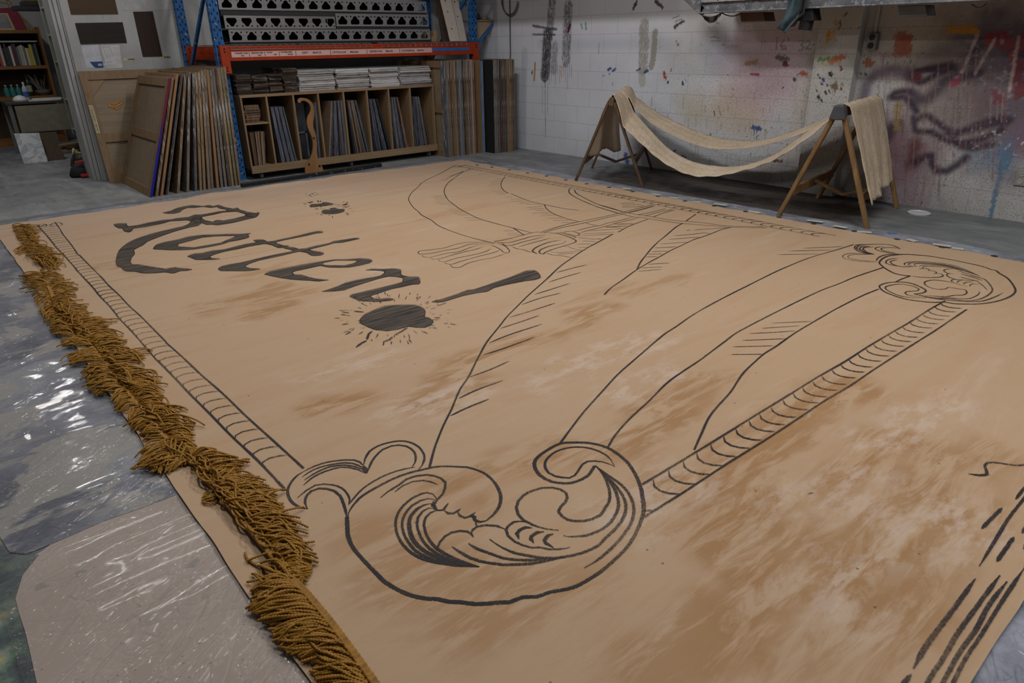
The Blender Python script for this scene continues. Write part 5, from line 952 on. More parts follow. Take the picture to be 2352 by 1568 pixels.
# ================================================================== PALLET RACK
M_BLUE=NM('blue_rack_paint',.45,.4); _p=M_BLUE.pos(); M_BLUE.col(M_BLUE.mix(M_BLUE.mr(M_BLUE.noise(_p,22,4),.62,.66,0,.7),M_BLUE.mix(M_BLUE.mr(M_BLUE.noise(_p,5,4),.3,.7),(.006,.065,.21),(.010,.10,.30)),(.30,.32,.34))); M_BLUE=M_BLUE.mat
M_ORANGE=simple('orange_rack_paint',(.29,.030,.005),.45,var=.18,scale=8); M_SLOT=simple('slot_dark',(.006,.006,.008),.8,bump=0)
M_WIRE=simple('zinc_wire',(.30,.30,.31),.35,metal=.7,bump=0)
RY=7.76; RX0,RX1=2.735,6.045
def make_rack():
    t=thing('pallet_rack','blue and orange steel pallet rack standing in the far corner of the room','rack',(4.4,8.3,0))
    for x in (RX0,RX1):
        for y,fr in ((RY,-1),(8.80,1)):
            b=MB(); b.box((x-.045,y-.0,0),(x+.045,y+.07,3.1))
            b.box((x-.045,y-.004,0),(x-.012,y,3.1)); b.box((x+.012,y-.004,0),(x+.045,y,3.1))
            z=.06
            while z<3.05:
                for dx in (-.028,.028):
                    b.box((x+dx-.007,y-.0055,z-.012),(x+dx+.007,y-.0035,z+.012),1)
                b.box((x-.005,y-.0018,z+.018),(x+.005,y-.0004,z+.044),1); z+=.0762
            z=.06
            while z<3.05: b.box((x-.0465,y+.028,z-.01),(x-.0445,y+.042,z+.01),1); z+=.0762
            b.build('upright_post',[M_BLUE,M_SLOT],t)
        for i,(z0,z1) in enumerate(((.2,1.12),(1.12,1.95),(1.95,2.8))):
            b=MB(); b.bar((x,RY+.07,z0 if i%2==0 else z1),(x,8.80,z1 if i%2==0 else z0),.03,.04); b.build('diagonal_brace',M_BLUE,t)
        for z in (.15,1.12,2.0):
            b=MB(); b.bar((x,RY+.07,z),(x,8.80,z),.03,.04); b.build('cross_brace',M_BLUE,t)
    for y,d in ((RY-.004,-1),(8.80,1)):
        b=MB(); ya,yb=(y-.045,y) if d<0 else (y,y+.045)
        b.box((RX0+.045,ya,1.213),(RX1-.045,yb,1.330)); b.box((RX0+.045,ya+.012,1.330),(RX1-.045,yb,1.356)); b.build('load_beam',M_ORANGE,t,bevel=.004)
        for x in (RX0+.02,RX1-.02):
            b=MB(); b.box((x-.042,ya-.006,1.095),(x+.042,yb-.0,1.36)); 
            for z in (1.12,1.15,1.30,1.33): b.box((x-.008,ya-.0075,z-.008),(x+.008,ya-.005,z+.008),1)
            b.build('beam_connector',[M_ORANGE,M_SLOT],t,bevel=.003)
        for z in (2.55,):
            b=MB(); b.box((RX0+.045,ya,z),(RX1-.045,yb,z+.12)); b.build('load_beam',M_ORANGE,t)
    for x0,x1 in ((RX0+.09,3.62+.0),(3.62,4.52),(4.62,5.96)):
        b=MB(); x=x0
        while x<=x1-.02:
            b.tube([(x,8.78,1.362),(x,RY-.03,1.362),(x,RY-.054,1.352),(x,RY-.054,1.322)],.003,5); x+=.078
        for y in [RY-.054]+list(np.arange(RY+.05,8.8,.11)): b.tube([(x0,y,1.366 if y>RY else 1.322),(x1-.02,y,1.366 if y>RY else 1.322)],.003,5)
        b.build('wire_deck',M_WIRE,t)
    # tape labels with handwriting
    yf=RY-.0495
    M_PINK=simple('pale_tape',(.52,.34,.32),.6,var=.06); M_INK=simple('marker_ink',(.05,.035,.05),.6,bump=0)
    def BX(px,py): return PY(px,py,yf)
    b=MB(); P_=[BX(532,120),BX(532,133)]; a=BX(532,126.5); c=BX(992,112)
    b.box((a.x,yf-.0012,1.248),(c.x,yf,1.302)); b.build('label_tape',M_PINK,t)
    b=MB(); a=BX(994,113); c=BX(1077,111); b.box((a.x,yf-.0022,1.262),(c.x,yf-.0010,1.296)); b.build('blue_tape_strip',simple('blue_painters_tape',(.02,.11,.36),.6),t)
    b=MB()
    for px in (572,608,641,679,759,843,918): q=BX(px,120); b.box((q.x-.003,yf-.0020,1.252),(q.x+.003,yf-.0013,1.298))
    b.build('tape_divider',M_INK,t)
    def text(s,px0,px1,z,h,y=yf-.0016,mat=M_INK,name='handwriting',parent=t,shear=.25):
        cu=bpy.data.curves.new(name,'FONT'); cu.body=s; cu.size=h*1.35; cu.shear=shear; cu.extrude=.0002; cu.offset=.0008
        tmp=bpy.data.objects.new(name,cu); COL.objects.link(tmp); dg=bpy.context.evaluated_depsgraph_get(); me=bpy.data.meshes.new_from_object(tmp.evaluated_get(dg)); bpy.data.objects.remove(tmp)
        n=len(me.vertices); co=np.zeros(n*3); me.vertices.foreach_get('co',co); co=co.reshape(-1,3)
        x0=PY(px0,110,y).x; x1=PY(px1,110,y).x; w=max(co[:,0].max()-co[:,0].min(),1e-4); X=x0+(co[:,0]-co[:,0].min())/w*(x1-x0)
        out=np.stack([X,np.full(n,y)-co[:,2],z+co[:,1]*1.0],1)-np.array(parent_world(parent)); me.vertices.foreach_set('co',out.ravel()); me.materials.clear(); me.materials.append(mat); me.update()
        o=bpy.data.objects.new(name,me); link(o); o.parent=parent; return o
    for s,a,c,z in (('irregular grain',537,568,1.280),('wood',551,558,1.256),('bleached grain',575,603,1.280),('wood',590,598,1.256),('wood',611,624,1.282),('wood',627,634,1.260),('horizontal',643,670,1.282),('wood',659,671,1.258),
                    ('DRIFT',692,707,1.268),('MARBLE',717,737,1.268),('CRYSTALLINE',763,794,1.266),('Marble',803,822,1.266),('SERPENTINE',848,878,1.266),('Marble',885,902,1.266),('CONTINENTAL',922,952,1.266),('MARBLE',958,974,1.266)):
        text(s,a,c,z,.020)
    return t,text
RACK,text=make_rack()

# perforated steel channels on the deck
M_STEEL=NM('brushed_steel',.38,.5,.75); _p=M_STEEL.pos((.6,1,14)); M_STEEL.col(M_STEEL.mix(M_STEEL.mr(M_STEEL.noise(_p,3,4),.3,.7),(.24,.24,.25),(.33,.33,.345))); M_STEEL=M_STEEL.mat
def hole_shape(cx,cz,s,inv):
    f=-1 if inv else 1
    P=[(-.048,-.043),(.040,-.043),(.052,-.032),(.055,-.012),(.046,.004),(.030,.014),(.022,.030),(.010,.040),(-.010,.040),(-.022,.030),(-.030,.014),(-.046,.004),(-.055,-.012),(-.056,-.032)]
    c=[(cx+x*s,cz+f*z*s) for x,z in P]
    def circ(x,z,r): return [(cx+x*s+r*s*math.cos(a),cz+f*z*s+r*s*math.sin(a)) for a in np.linspace(0,2*math.pi,9)[:-1]]
    return [c,circ(-.050,.036,.009),circ(.050,.036,.009)]
def channel(px0,px1,zb,zt,holes,inv,label,y=7.82):
    x0=PY(px0,60,y).x; x1=PY(px1,60,y).x; zm=(zb+zt)/2; b=MB(); H_=[]
    for h in holes: H_+=hole_shape(PY(h,60,y).x,zm-.002,(zt-zb)/.128,inv)
    b.prism([(x0,zb),(x1,zb),(x1,zt),(x0,zt)],H_,lambda u,v,d:(u,y+d,v),.004)
    b.box((x0,y+.20,zb+.004),(x1,y+.204,zt-.004),1)  # black back web and liner, put in so the holes look dark inside
    b.box((x0,y+.0042,zb+.0045),(x1,y+.199,zb+.006),1)
    b.box((x0,y+.004,zb),(x1,y+.20,zb+.004)); b.box((x0,y+.004,zt-.004),(x1,y+.20,zt))
    o=b.build('perforated_channel',[M_STEEL,M_SLOT]); tag(o,label,'steel channel','perforated steel channels on the rack')
h17=[541,575,608,640,671,703,733,762.5,791,818.5,846,873,899.5,924.6,950,974]
zf=lambda py,px=540: PY(px,py,7.82).z
channel(523,987,zf(97),zf(67.5),h17,False,'long perforated steel channel lying lowest on the orange rack beam')
channel(517,771,zf(66),zf(35.5),[534,568.6,602,635,667,698.5,729,759],True,'shorter perforated steel channel with upside-down holes, second layer left')
channel(773,985,zf(60.5,790),zf(31,790),[788.7,817,845,871.5,898.6,924,949.6,974],False,'shorter perforated steel channel, second layer right')
channel(510,982,zf(22.5),zf(-8),[529,563,597.5,631,663,694.5,725,754,782.7,811,839,867,893.6,920,945.6,971],False,'long perforated steel channel lying topmost of the rack stack')
for k_,(zb_,zt_) in enumerate(((1.40,1.50),(1.515,1.615),(1.66,1.76))):
    channel(533,985,zb_,zt_,h17[::1],k_==1,['rear perforated channel lowest behind the front stack','rear perforated channel in the middle behind the front stack','rear perforated channel topmost behind the front stack'][k_],y=8.45)
M_SP=simple('black_spacer_board',(.022,.022,.026),.6)
for i,(a,c,z0,z1,l) in enumerate(((523,985,1.369,zf(97.2),'black board beneath the lowest perforated channel'),(773,985,zf(67),zf(61.5,790)-.001,'thin black board under the right second-layer channel'),(512,982,zf(35)+.001,zf(23.2),'black board under the topmost perforated channel'))):
    b=MB(); b.box((PY(a,60,7.83).x,7.83,z0),(PY(c,60,7.83).x,8.0,z1)); o=b.build('spacer_board',M_SP); tag(o,l,'board','black boards between the channels')
# leaning boards, blocks
M_PALE=wood('pale_whitewashed_board',(.40,.35,.31),(.52,.46,.42),2); M_DK=wood('dark_offcut',(.03,.022,.018),(.09,.06,.04),2); M_TAN=wood('tan_offcut',(.20,.13,.075),(.32,.22,.13),2)
def lean_board(pt,pb,y0,y1,th,mat,name,label,cat,group=None,bolts=()):
    (a,b_),(c,d)=pt,pb; T0=PY(*a,y1);T1=PY(*b_,y1);B0=PY(*c,y0);B1=PY(*d,y0); z=1.372
    for q in (B0,B1): q.z=z
    o_=Vector((0,th,0)); t=thing(name,label,cat,tuple((B0+B1)/2),group); b=MB(); b.hexa([B0,B1,B1+o_,B0+o_,T0,T1,T1+o_,T0+o_]); b.build('panel',mat,t,bevel=.003)
    for s,r in bolts:
        q=B0.lerp(B1,s).lerp(T0.lerp(T1,s),r); n=MB(); n.tube([q+Vector((0,-.004,0)),q+Vector((0,.002,0))],.008,10); n.build('bolt_hole',M_SLOT,t)
lean_board(((1008,-18),(1033,-18)),((1035,95.5),(1057,95.5)),7.80,8.12,.02,M_PALE,'leaning_board','pale board with bolt holes leaning on the rack deck','board','pale boards leaning on the rack',((.4,.25),(.4,.6),(.4,.82)))
lean_board(((1035,-18),(1049,-18)),((1058,95.5),(1073,95.5)),7.83,8.15,.02,M_PALE,'leaning_board','whiter narrow board leaning against the rack post, right of the drilled board','board','pale boards leaning on the rack',((.3,.5),(.3,.8)))
lean_board(((1000,-18),(1009,-18)),((1018,95.5),(1032,95.5)),7.95,8.25,.03,M_DK,'leaning_board','dark narrow board leaning behind the drilled pale board','board')
for i,(px,py,w,h,l) in enumerate(((997,90,.07,.10,'lying lowest'),(1004,76,.06,.12,'standing on end'),(1012,92,.09,.06,'at the right'),(989,78,.07,.08,'at the left'))):
    q=PY(px,py,7.86+.02*i); b=MB(); z=1.370 if py>85 else 1.370; hh=max(.04,PY(px,py-6,7.86).z-z)
    b.box((q.x-w/2,7.86+.07*i,z),(q.x+w/2,7.92+.07*i,z+hh),shear=(random.uniform(-.01,.01),0),jit=.004); o=b.build('wood_block',M_TAN); tag(o,f'tan timber block beside the perforated channels, {l}','wood block','timber blocks on the rack deck')
# plywood bracket shelf right of the rack
def make_bracket():
    ys=7.88; A=PY(1093,46,ys); B=PY(1157,50,ys); t=thing('plywood_bracket_shelf','plywood bracket shelf with a blue taped edge right of the rack','shelf',(A.x,ys,A.z))
    b=MB(); b.box((6.095,ys,A.z-.012),(XW-.002,ys+.35,A.z+.004)); b.build('shelf_board',M_TAN,t)
    C=PY(1096,108,ys); b=MB(); b.prism([(6.10,C.z),(6.10,A.z-.012),(PY(1136,50,ys).x,A.z-.012)],[],lambda u,v,d:(u,ys+.02+d,v),.018); b.build('gusset',wood('light_plywood',(.30,.22,.14),(.38,.29,.20),2),t)
    p0=PY(1096,105,ys); p1=PY(1134,52,ys); b=MB(); b.bar((p0.x,ys+.014,p0.z),(p1.x,ys+.014,p1.z-.01),.028,.006,up=(0,1,0)); b.build('tape_edge',simple('blue_tape',(.02,.13,.42),.6),t)
    for i,(px,w,h,c) in enumerate(((1100,.09,.05,(.03,.03,.10)),(1112,.08,.08,(.05,.05,.06)),(1124,.09,.05,(.28,.27,.24)),(1136,.07,.04,(.08,.06,.05)))):
        q=PY(px,46,ys); b=MB(); b.lathe((min(q.x,XW-.07),ys+.10+.04*(i%2),A.z+.0045),[(w*.35,0),(w*.5,h*.3),(w*.4,h*.9),(w*.15,h)],10); o=b.build('hardware_item',simple(f'hardware_{i}_paint',c,.5)); tag(o,['dark blue roll','black fitting','pale cup','brown knob'][i]+' on the plywood bracket shelf','hardware')
make_bracket()

# ================================================================== CUBBY CABINET
M_PLY=wood('plywood_tan',(.165,.108,.055),(.25,.17,.095),2); M_PLYX=wood('plywood_tan_long',(.18,.12,.065),(.27,.185,.108),0)
CYF=7.65; CD=.62; CZ0,CZ1=.115,.880
def make_cabinet():
    t=thing('cubby_cabinet','low plywood cabinet on castors with eight open upright cubbies under the rack','cabinet',(4.0,CYF+CD/2,0))
    x0=2.865; x1=PY(996,200,CYF).x-.0
    x0=PY(549,217,CYF).x
    b=MB(); b.box((x0,CYF,CZ1-.028),(x1,CYF+CD,CZ1)); b.build('top_board',M_PLYX,t,bevel=.002)
    b=MB(); b.box((x0,CYF,CZ0),(x1,CYF+CD,CZ0+.02)); b.box((x0,CYF-.018,CZ0-.045),(x1,CYF,CZ0+.035)); b.build('bottom_board',M_PLYX,t,bevel=.002)
    b=MB(); b.box((x0,CYF+CD-.012,CZ0+.02),(x1,CYF+CD,CZ1-.028)); b.build('back_panel',M_PLYX,t)
    divs=[549.5]+[609.6,671.6,729.0,787.5,841.5,891.5,941.0]+[995]; X=[PY(p,212-.04*(p-550),CYF).x for p in divs]; X[0]=x0+.012; X[-1]=x1-.012
    for i,x in enumerate(X):
        b=MB(); b.box((x-.010,CYF,CZ0+.021),(x+.010,CYF+CD-.0125,CZ1-.0285)); b.build('side_panel' if i in (0,8) else 'divider',M_PLY,t,bevel=.0015)
    b=MB(); b.box((X[0]+.0105,CYF+.01,CZ0+.462),(X[1]-.0105,CYF+CD-.013,CZ0+.478)); b.build('inner_shelf',M_PLYX,t)
    b=MB(); xm=(X[0]+X[1])/2+.02; b.box((xm-.006,CYF+.25,CZ0+.021),(xm+.006,CYF+CD-.013,CZ0+.46)); b.build('half_divider',M_PLY,t)
    mc=simple('grey_castor',(.12,.13,.14),.4)
    for x in (x0+.12,x1-.10,(x0+x1)/2):
        for y in (CYF+.06,CYF+CD-.08):
            b=MB(); b.tube([(x-.014,y,.036),(x+.014,y,.036)],.036,18); b.box((x-.022,y-.012,.035),(x-.016,y+.012,CZ0-.005)); b.box((x+.016,y-.012,.035),(x+.022,y+.012,CZ0-.005)); b.box((x-.03,y-.03,CZ0-.012),(x+.03,y+.03,CZ0)); b.build('castor',mc,t)
    return X
CX=make_cabinet()
def board_mat(name,cols,sc=1.0,streak=(40,3,1.2)):
    m=NM(name,.6,.3); p=m.pos(tuple(s*sc for s in streak)); r=m.rnd(); f=m.noise(p,2.2,6,.72,.7)
    a=m.ramp(r,[(i/len(cols),c) for i,c in enumerate(cols)],'CONSTANT'); dark=m.mix(.75,a,(.015,.015,.02)); lite=m.mix(.45,a,(.50,.50,.52))
    c=m.mix(m.mr(f,.35,.5),dark,a); c=m.mix(m.mr(f,.55,.68,0,.9),c,lite); m.col(c); return m.mat
M_MARB=board_mat('grey_marbled_board',[(.07,.08,.11),(.10,.11,.14),(.045,.05,.075),(.13,.13,.14),(.085,.095,.13)])
M_BRB=board_mat('brown_grained_board',[(.15,.09,.05),(.10,.06,.035),(.20,.13,.08),(.12,.085,.06)])
def bay(i,specs,mat,what,lo_off=0,depth=.5,zb=CZ0+.022):
    """specs: list of (x_bottom, x_top, z_top, thickness, material)"""
    lo_,hi_=CX[i]+.0112,CX[i+1]-.0112; n_=len(specs)
    if n_:
        B_=[q[0] for q in specs]; T_=[q[1]-q[0] for q in specs]; T_=[q[1] for q in specs]; gap=min([b_-a_ for a_,b_ in zip(B_,B_[1:])]+[b_-a_ for a_,b_ in zip(T_,T_[1:])])
        th_=min(specs[0][3],gap*.93)
        specs=[(min(max(a_,lo_+th_/2+.0005),hi_-th_/2-.0005),min(max(b_,lo_+th_/2+.0005),hi_-th_/2-.0005),specs[0][2],th_,e_) for a_,b_,c_,d_,e_ in specs]
        for L_ in (0,1):
            v_=[q[L_] for q in specs]
            for k_ in range(1,n_): v_[k_]=max(v_[k_],v_[k_-1]+th_*1.06)
            if v_[-1]>hi_-th_/2-.0005:
                v_[-1]=hi_-th_/2-.0005
                for k_ in range(n_-2,-1,-1): v_[k_]=min(v_[k_],v_[k_+1]-th_*1.06)
            specs=[tuple(v_[k_] if j_==L_ else q[j_] for j_ in range(5)) for k_,q in enumerate(specs)]
    grp=f'{what}s in the {ORD(i)} bay'
    for k,(xb,xt,zt,th,mm) in enumerate(specs):
        b=MB(); y0=CYF+.02+.012*((k*7)%3); sx=xt-xb
        b.box((xb-th/2,y0,zb+.0008),(xb+th/2,y0+depth,zt),shear=(sx,0),jit=.0004); o=b.build('sample_board',mm or mat)
        tag(o,f'{what}, {ORD(k)} from the left in the {ORD(i)} cabinet bay','sample board',grp)
M_ORB=simple('orange_board',(.45,.13,.02),.6); M_TANB=simple('tan_hardboard',(.20,.14,.09),.7); M_BLKB=simple('black_board',(.018,.018,.022),.5)
def row(xa,xb,ta,tb,n,zt,th,special={},jz=.015):
    out=[]
    for k in range(n):
        f=k/(n-1) if n>1 else 0; out.append((xa+(xb-xa)*f,ta+(tb-ta)*f,zt+random.uniform(-jz,jz),th,special.get(k)))
    return out
w=lambda px,py: PY(px,py,CYF+.02).x
bay(0,row(w(588,387),w(612,382),w(572,290),w(606,287),9,.49,.013,{5:M_TANB,6:M_TANB}, .03),M_BRB,'brown grained board',zb=CZ0+.021)
bay(1,row(w(650,380),w(682,374),w(624,256),w(651,253),10,.745,.013),M_MARB,'grey marbled board')
bay(2,row(w(735,368),w(739,366),w(724,246),w(729,245),3,.76,.013),M_MARB,'dark grey board')
bay(3,row(w(757,366),w(802,360),w(766,245),w(790,241),11,.76,.0125,{0:M_TANB,7:M_BRB},.008),M_MARB,'blue-grey marbled board')
bay(4,row(w(815,360),w(852,353),w(798,241),w(820,242),8,.755,.0125,{0:M_BLKB,2:M_TANB,3:M_TANB,5:M_TANB},.008),M_MARB,'grey or tan board')

bay(5,row(w(868,352),w(900,346)-.004,w(850,238),w(868,238),8,.735,.014,{6:M_BLKB,7:M_BLKB}),M_MARB,'charcoal marbled board')
bay(6,row(w(912,346),w(942,342)-.008,w(900,232),w(916,234),9,.745,.0115,{7:M_ORB}),M_MARB,'grey streaked board')
bay(7,row(w(955,342),w(988,336)-.006,w(949,229),w(965,231),9,.745,.0125,{8:M_BLKB}),M_MARB,'blue-grey marbled board')
# bay three holds a dark framed panel; small stack of blocks in the first bay
b=MB(); a=w(684,370); c=w(717,366)-.004; b.box((CX[2]+.014,CYF+.20,CZ0+.022),(CX[2]+.20,CYF+.23,.755)); 
t=thing('framed_dark_panel','dark framed panel standing at the back of the third cabinet bay','panel',(CX[2]+.1,CYF+.2,CZ0+.022)); b.build('panel_face',simple('charcoal_panel',(.035,.042,.055),.5),t)
b=MB(); xa,xb=CX[2]+.03,CX[2]+.19
for lo,hi in (((xa,CYF+.185,.16),(xa+.02,CYF+.20,.44)),((xb-.02,CYF+.185,.16),(xb,CYF+.20,.44)),((xa,CYF+.185,.42),(xb,CYF+.20,.44))): b.box(lo,hi)
b.build('frame_strip',simple('grey_frame_strip',(.12,.13,.16),.5),t)
for k in range(7):
    b=MB(); z=CZ0+.4785+k*.026; x0_=CX[0]+.03+random.uniform(0,.02); b.box((x0_,CYF+.05+random.uniform(0,.03),z),(CX[1]-.06-random.uniform(0,.03),CYF+.4,z+.0235)); o=b.build('wood_sample',M_BRB); tag(o,f'brown wood sample lying in the first cabinet bay, {ORD(6-k)} from the top','wood sample','wood samples on the inner shelf')
# board piles on top
M_WHB=board_mat('white_marbled_edge',[(.42,.42,.44),(.30,.30,.31),(.48,.48,.49),(.36,.35,.34)],1,(3,3,60)); M_DBR=board_mat('dark_grained_edge',[(.030,.020,.013),(.05,.032,.020),(.02,.013,.01),(.075,.047,.027)],1,(3,3,50))
def pile(pa,pb,n,z1,mat,what,place,th=None):
    xa=PY(pa,200,CYF+.02).x; xb=PY(pb,200,CYF+.02).x; z=CZ1+.0005; h=(z1-z)/n
    for k in range(n):
        ja,jb=random.uniform(-.006,.012),random.uniform(-.012,.006); yo=random.uniform(-.006,.03); b=MB(); c_=h*.92
        b.box((xa+ja,CYF+.01+yo,z+.0004),(xb+jb,CYF+.56+yo*.5,z+c_),jit=min(.0012,h*.06)); o=b.build('stacked_board',mat); z+=h
        tag(o,f'{what}, {ORD(n-1-k)} from the top of {place}','sample board',f'boards in {place}')
pile(543,580,9,PY(560,172,CYF).z,M_DBR,'dark brown grained board','the leftmost dark pile on the cabinet')
pile(582,617,9,PY(600,172,CYF).z,M_DBR,'dark brown grained board','the second dark pile on the cabinet')
pile(619,650,9,PY(630,170,CYF).z,M_DBR,'dark brown grained board','the third dark pile on the cabinet')
pile(652,684,11,PY(665,156,CYF).z,M_DBR,'dark brown grained board','the tallest dark pile on the cabinet')
pile(688,770,10,PY(720,160,CYF).z,M_WHB,'white marbled board','the widest white pile on the cabinet')
pile(775,849,10,PY(810,158,CYF).z,M_WHB,'white marbled board','the second white pile on the cabinet')
pile(852,917,10,PY(880,155,CYF).z,M_WHB,'white marbled board','the third white pile on the cabinet')
pile(921,990,10,PY(950,152,CYF).z,M_WHB,'white marbled board','the rightmost white pile on the cabinet')
# curved wooden profile
def make_profile():
    y=7.52; m=NM('varnished_cutout_wood',.5,.35); p=m.pos((8,8,1)); c=m.mix(m.mr(m.noise(p,2,5),.35,.65),(.19,.095,.035),(.27,.145,.06))
    m.col(c)
    t=thing('curved_wood_cutout','tall curved wooden profile cut-out with a hooked top before the cabinet','cut-out',(PY(718,392,y).x,y,0))
    C=lambda u,v:(530+u/6.532,190+v/6.532)
    out=[(1120,1340),(1375,1325),(1375,1240),(1340,1190),(1310,1120),(1290,1000),(1290,880),(1270,740),(1240,650),(1235,560),(1250,450),(1245,340),(1225,280),(1170,220),(1090,195),(1030,200),(1003,235),(1010,268),(1040,268),(1060,240),(1110,240),(1165,275),(1195,330),(1195,400),(1150,500),(1145,590),(1170,680),(1210,770),(1235,900),(1225,1020),(1190,1120),(1140,1210),(1120,1245)]
    P_=[PY(*C(u,v),y) for u,v in out]; zm=min(q.z for q in P_); P2=catmull([(q.x,q.z-zm+.0005) for q in P_]+[(P_[0].x,P_[0].z-zm+.0005)],.02)[:-1]
    b=MB(); b.prism([(a,c_) for a,c_ in P2],[],lambda u,v,d:(u,y+d,v),.022); b.build('profile',m.mat,t)
    for u,v,r in ((1240,800,.012),(1330,1220,.014),(1170,1195,.012)):
        q=PY(*C(u,v),y-.001); b=MB(); b.tube([(q.x,y-.002,q.z-zm),(q.x,y-.0004,q.z-zm)],r,9); b.build('dark_patch',M_SLOT,t)
make_profile()
q0=FL(556,431); q1=FL(876,383); b=MB(); b.bar((q0.x,q0.y+.01,.022),(q1.x,q1.y+.01,.022),.05,.042)
m=NM('black_speckled_batten',.5,.35); p=m.pos(); m.col(m.mix(m.mr(m.noise(p,22,4),.62,.68),(.012,.012,.014),(.11,.15,.11))); o=b.build('floor_batten',m.mat); tag(o,'long black paint-flecked batten on the floor in front of the cabinet','batten')
# things seen in the dark under the beam
b=MB(); q=PY(935,128,8.3); b.box((q.x-.16,8.3,1.08),(q.x+.16,8.32,1.20)); 

# ================================================================== SCENIC FLATS
ME=NM('painted_flat_edge',.65,.25); p=ME.pos((30,30,3.5)); r=ME.rnd(); base=ME.ramp(r,[(0,(.10,.072,.05)),(.12,(.16,.105,.06)),(.25,(.055,.05,.05)),(.38,(.13,.12,.11)),(.5,(.22,.15,.085)),(.62,(.07,.075,.09)),(.74,(.19,.18,.17)),(.85,(.045,.035,.03)),(.93,(.12,.12,.06))],'CONSTANT')
n1=ME.noise(p,1.0,6,.75,.5); c=ME.mix(ME.mr(n1,.52,.60,0,.8),base,(.36,.36,.37)); c=ME.mix(ME.mr(ME.noise(ME.pos((24,24,5),(.1,.1,0)),1.3,5,.7),.54,.62,0,.85),c,(.035,.03,.03)); ME.col(c); M_EDGE=ME.mat
M_FLATP=wood('plywood_flat_face',(.155,.115,.075),(.225,.17,.112),0,.6); M_STILE=wood('pine_stile',(.14,.085,.042),(.22,.14,.075),2); M_BLKF=simple('matt_black_scenic',(.008,.008,.010),.85)
gp=NM('purple_blue_edge',.5,.3); sx=gp.n('ShaderNodeSeparateXYZ'); gp.set(sx.inputs[0],gp.pos()); gp.col(gp.ramp(sx.outputs[2],[(.38,(.008,.012,.26)),(.62,(.05,.012,.10)),(.80,(.13,.010,.035))])); M_PURP=gp.mat
def flat(xb,xt,y0,d,h,th,label,group,edge=M_EDGE,face=M_FLATP,openside=False,y1shift=0,stile=None):
    """upright panel in the plane across the room; leans sideways from xb (floor) to xt (top)"""
    t=thing('scenic_flat',label,'scenic flat',(xb,y0,0),group); sx=xt-xb; s=.075; y1=y0+d; pt=.006
    def sh(x,z): return x+sx*z/h
    def piece(x0,x1,ya,yb,z0,z1,name,mat):
        b=MB(); b.hexa([(sh(x0,z0),ya,z0),(sh(x1,z0),ya,z0),(sh(x1,z0),yb,z0),(sh(x0,z0),yb,z0),(sh(x0,z1),ya,z1),(sh(x1,z1),ya,z1),(sh(x1,z1),yb,z1),(sh(x0,z1),yb,z1)]); return b.build(name,mat,t)
    xa=xb-th/2; xc=xb+th/2; xs=xc-pt; sx=sx*h/1.10
    piece(xs,xc,y0,y1,.0,h,'face_panel',face)
    st=stile or (M_STILE if edge is M_PURP else edge)
    piece(xa,xs-.0002,y0,y0+s,0,h,'stile',st); piece(xa,xs-.0002,y1-s,y1,0,h,'stile',st)
    piece(xa,xs-.0002,y0+s+.0005,y1-s-.0005,0,s,'rail',stile or M_STILE); piece(xa,xs-.0002,y0+s+.0005,y1-s-.0005,h-s,h,'rail',stile or M_STILE)
    if edge is M_PURP: piece(xa,xc,y0-.003,y0-.0002,0,h,'painted_edge',edge)
    if openside:
        piece(xa,xs-.0002,y0+s+.0005,y1-s-.0005,h*.47,h*.47+s,'rail',stile or M_STILE)
    return t
# left group
XB=lambda u: PY(150+u/4.356,452-(u-830)/4.356*.13,7.48).x
lb=[830,885,935,990,1105,1205,1290,1345,1385,1435,1470,1530,1575,1620,1660,1695,1735,1775]
lt=[1062,1092,1135,1182,1222,1262,1305,1335,1365,1398,1432,1465,1497,1528,1558,1588,1615,1640]
xs_=[PY(150+u/4.356,100+1520/4.356,7.48).x for u in lb]; 
def monot(L,d):
    for i in range(1,len(L)): L[i]=max(L[i],L[i-1]+d)
    return L
xb_=[1.715+ (2.60-1.715)*((u-830)/(1775-830)) for u in lb]; xt_=[2.115+(2.70-2.115)*((u-1062)/(1640-1062)) for u in lt]
xb_=monot(xb_,.0335); xt_=monot(xt_,.0325); over=xt_[-1]-2.64; xt_=[x-over*max(0,(i/17)) for i,x in enumerate(xt_)]
tints=['purple-to-blue painted','plain brown','bare orange pine','dark bottle green edged','tan and grey spattered','white flecked grey','mottled grey','white splashed brown','pale grey striped','multicoloured spattered','rust flecked','narrow bare pine','brown and white streaked','grey streaked','charcoal edged','white-lined grey','dull brown','white spotted']
M_PINE=wood('orange_pine_edge',(.22,.11,.045),(.32,.17,.08),2); M_GRNE=board_mat('green_black_edge',[(.03,.05,.04),(.04,.04,.05)],1,(30,30,6))
for i in range(18):
    h=1.10+.004*i+random.uniform(-.012,.012); 
    if i<2: h=1.085
    e={0:M_PURP,2:M_PINE,3:M_GRNE,11:M_PINE}.get(i,M_EDGE)
    flat(xb_[i],xt_[i],7.47+random.uniform(0,.012),1.08 if i<3 else 1.0,h,.0245,f'{tints[i]} flat in the left leaning row, {ORD(i)} from the left','flats leaning left of the blue rack post',edge=e,openside=(i in (0,2,5)),stile=None if i else None)
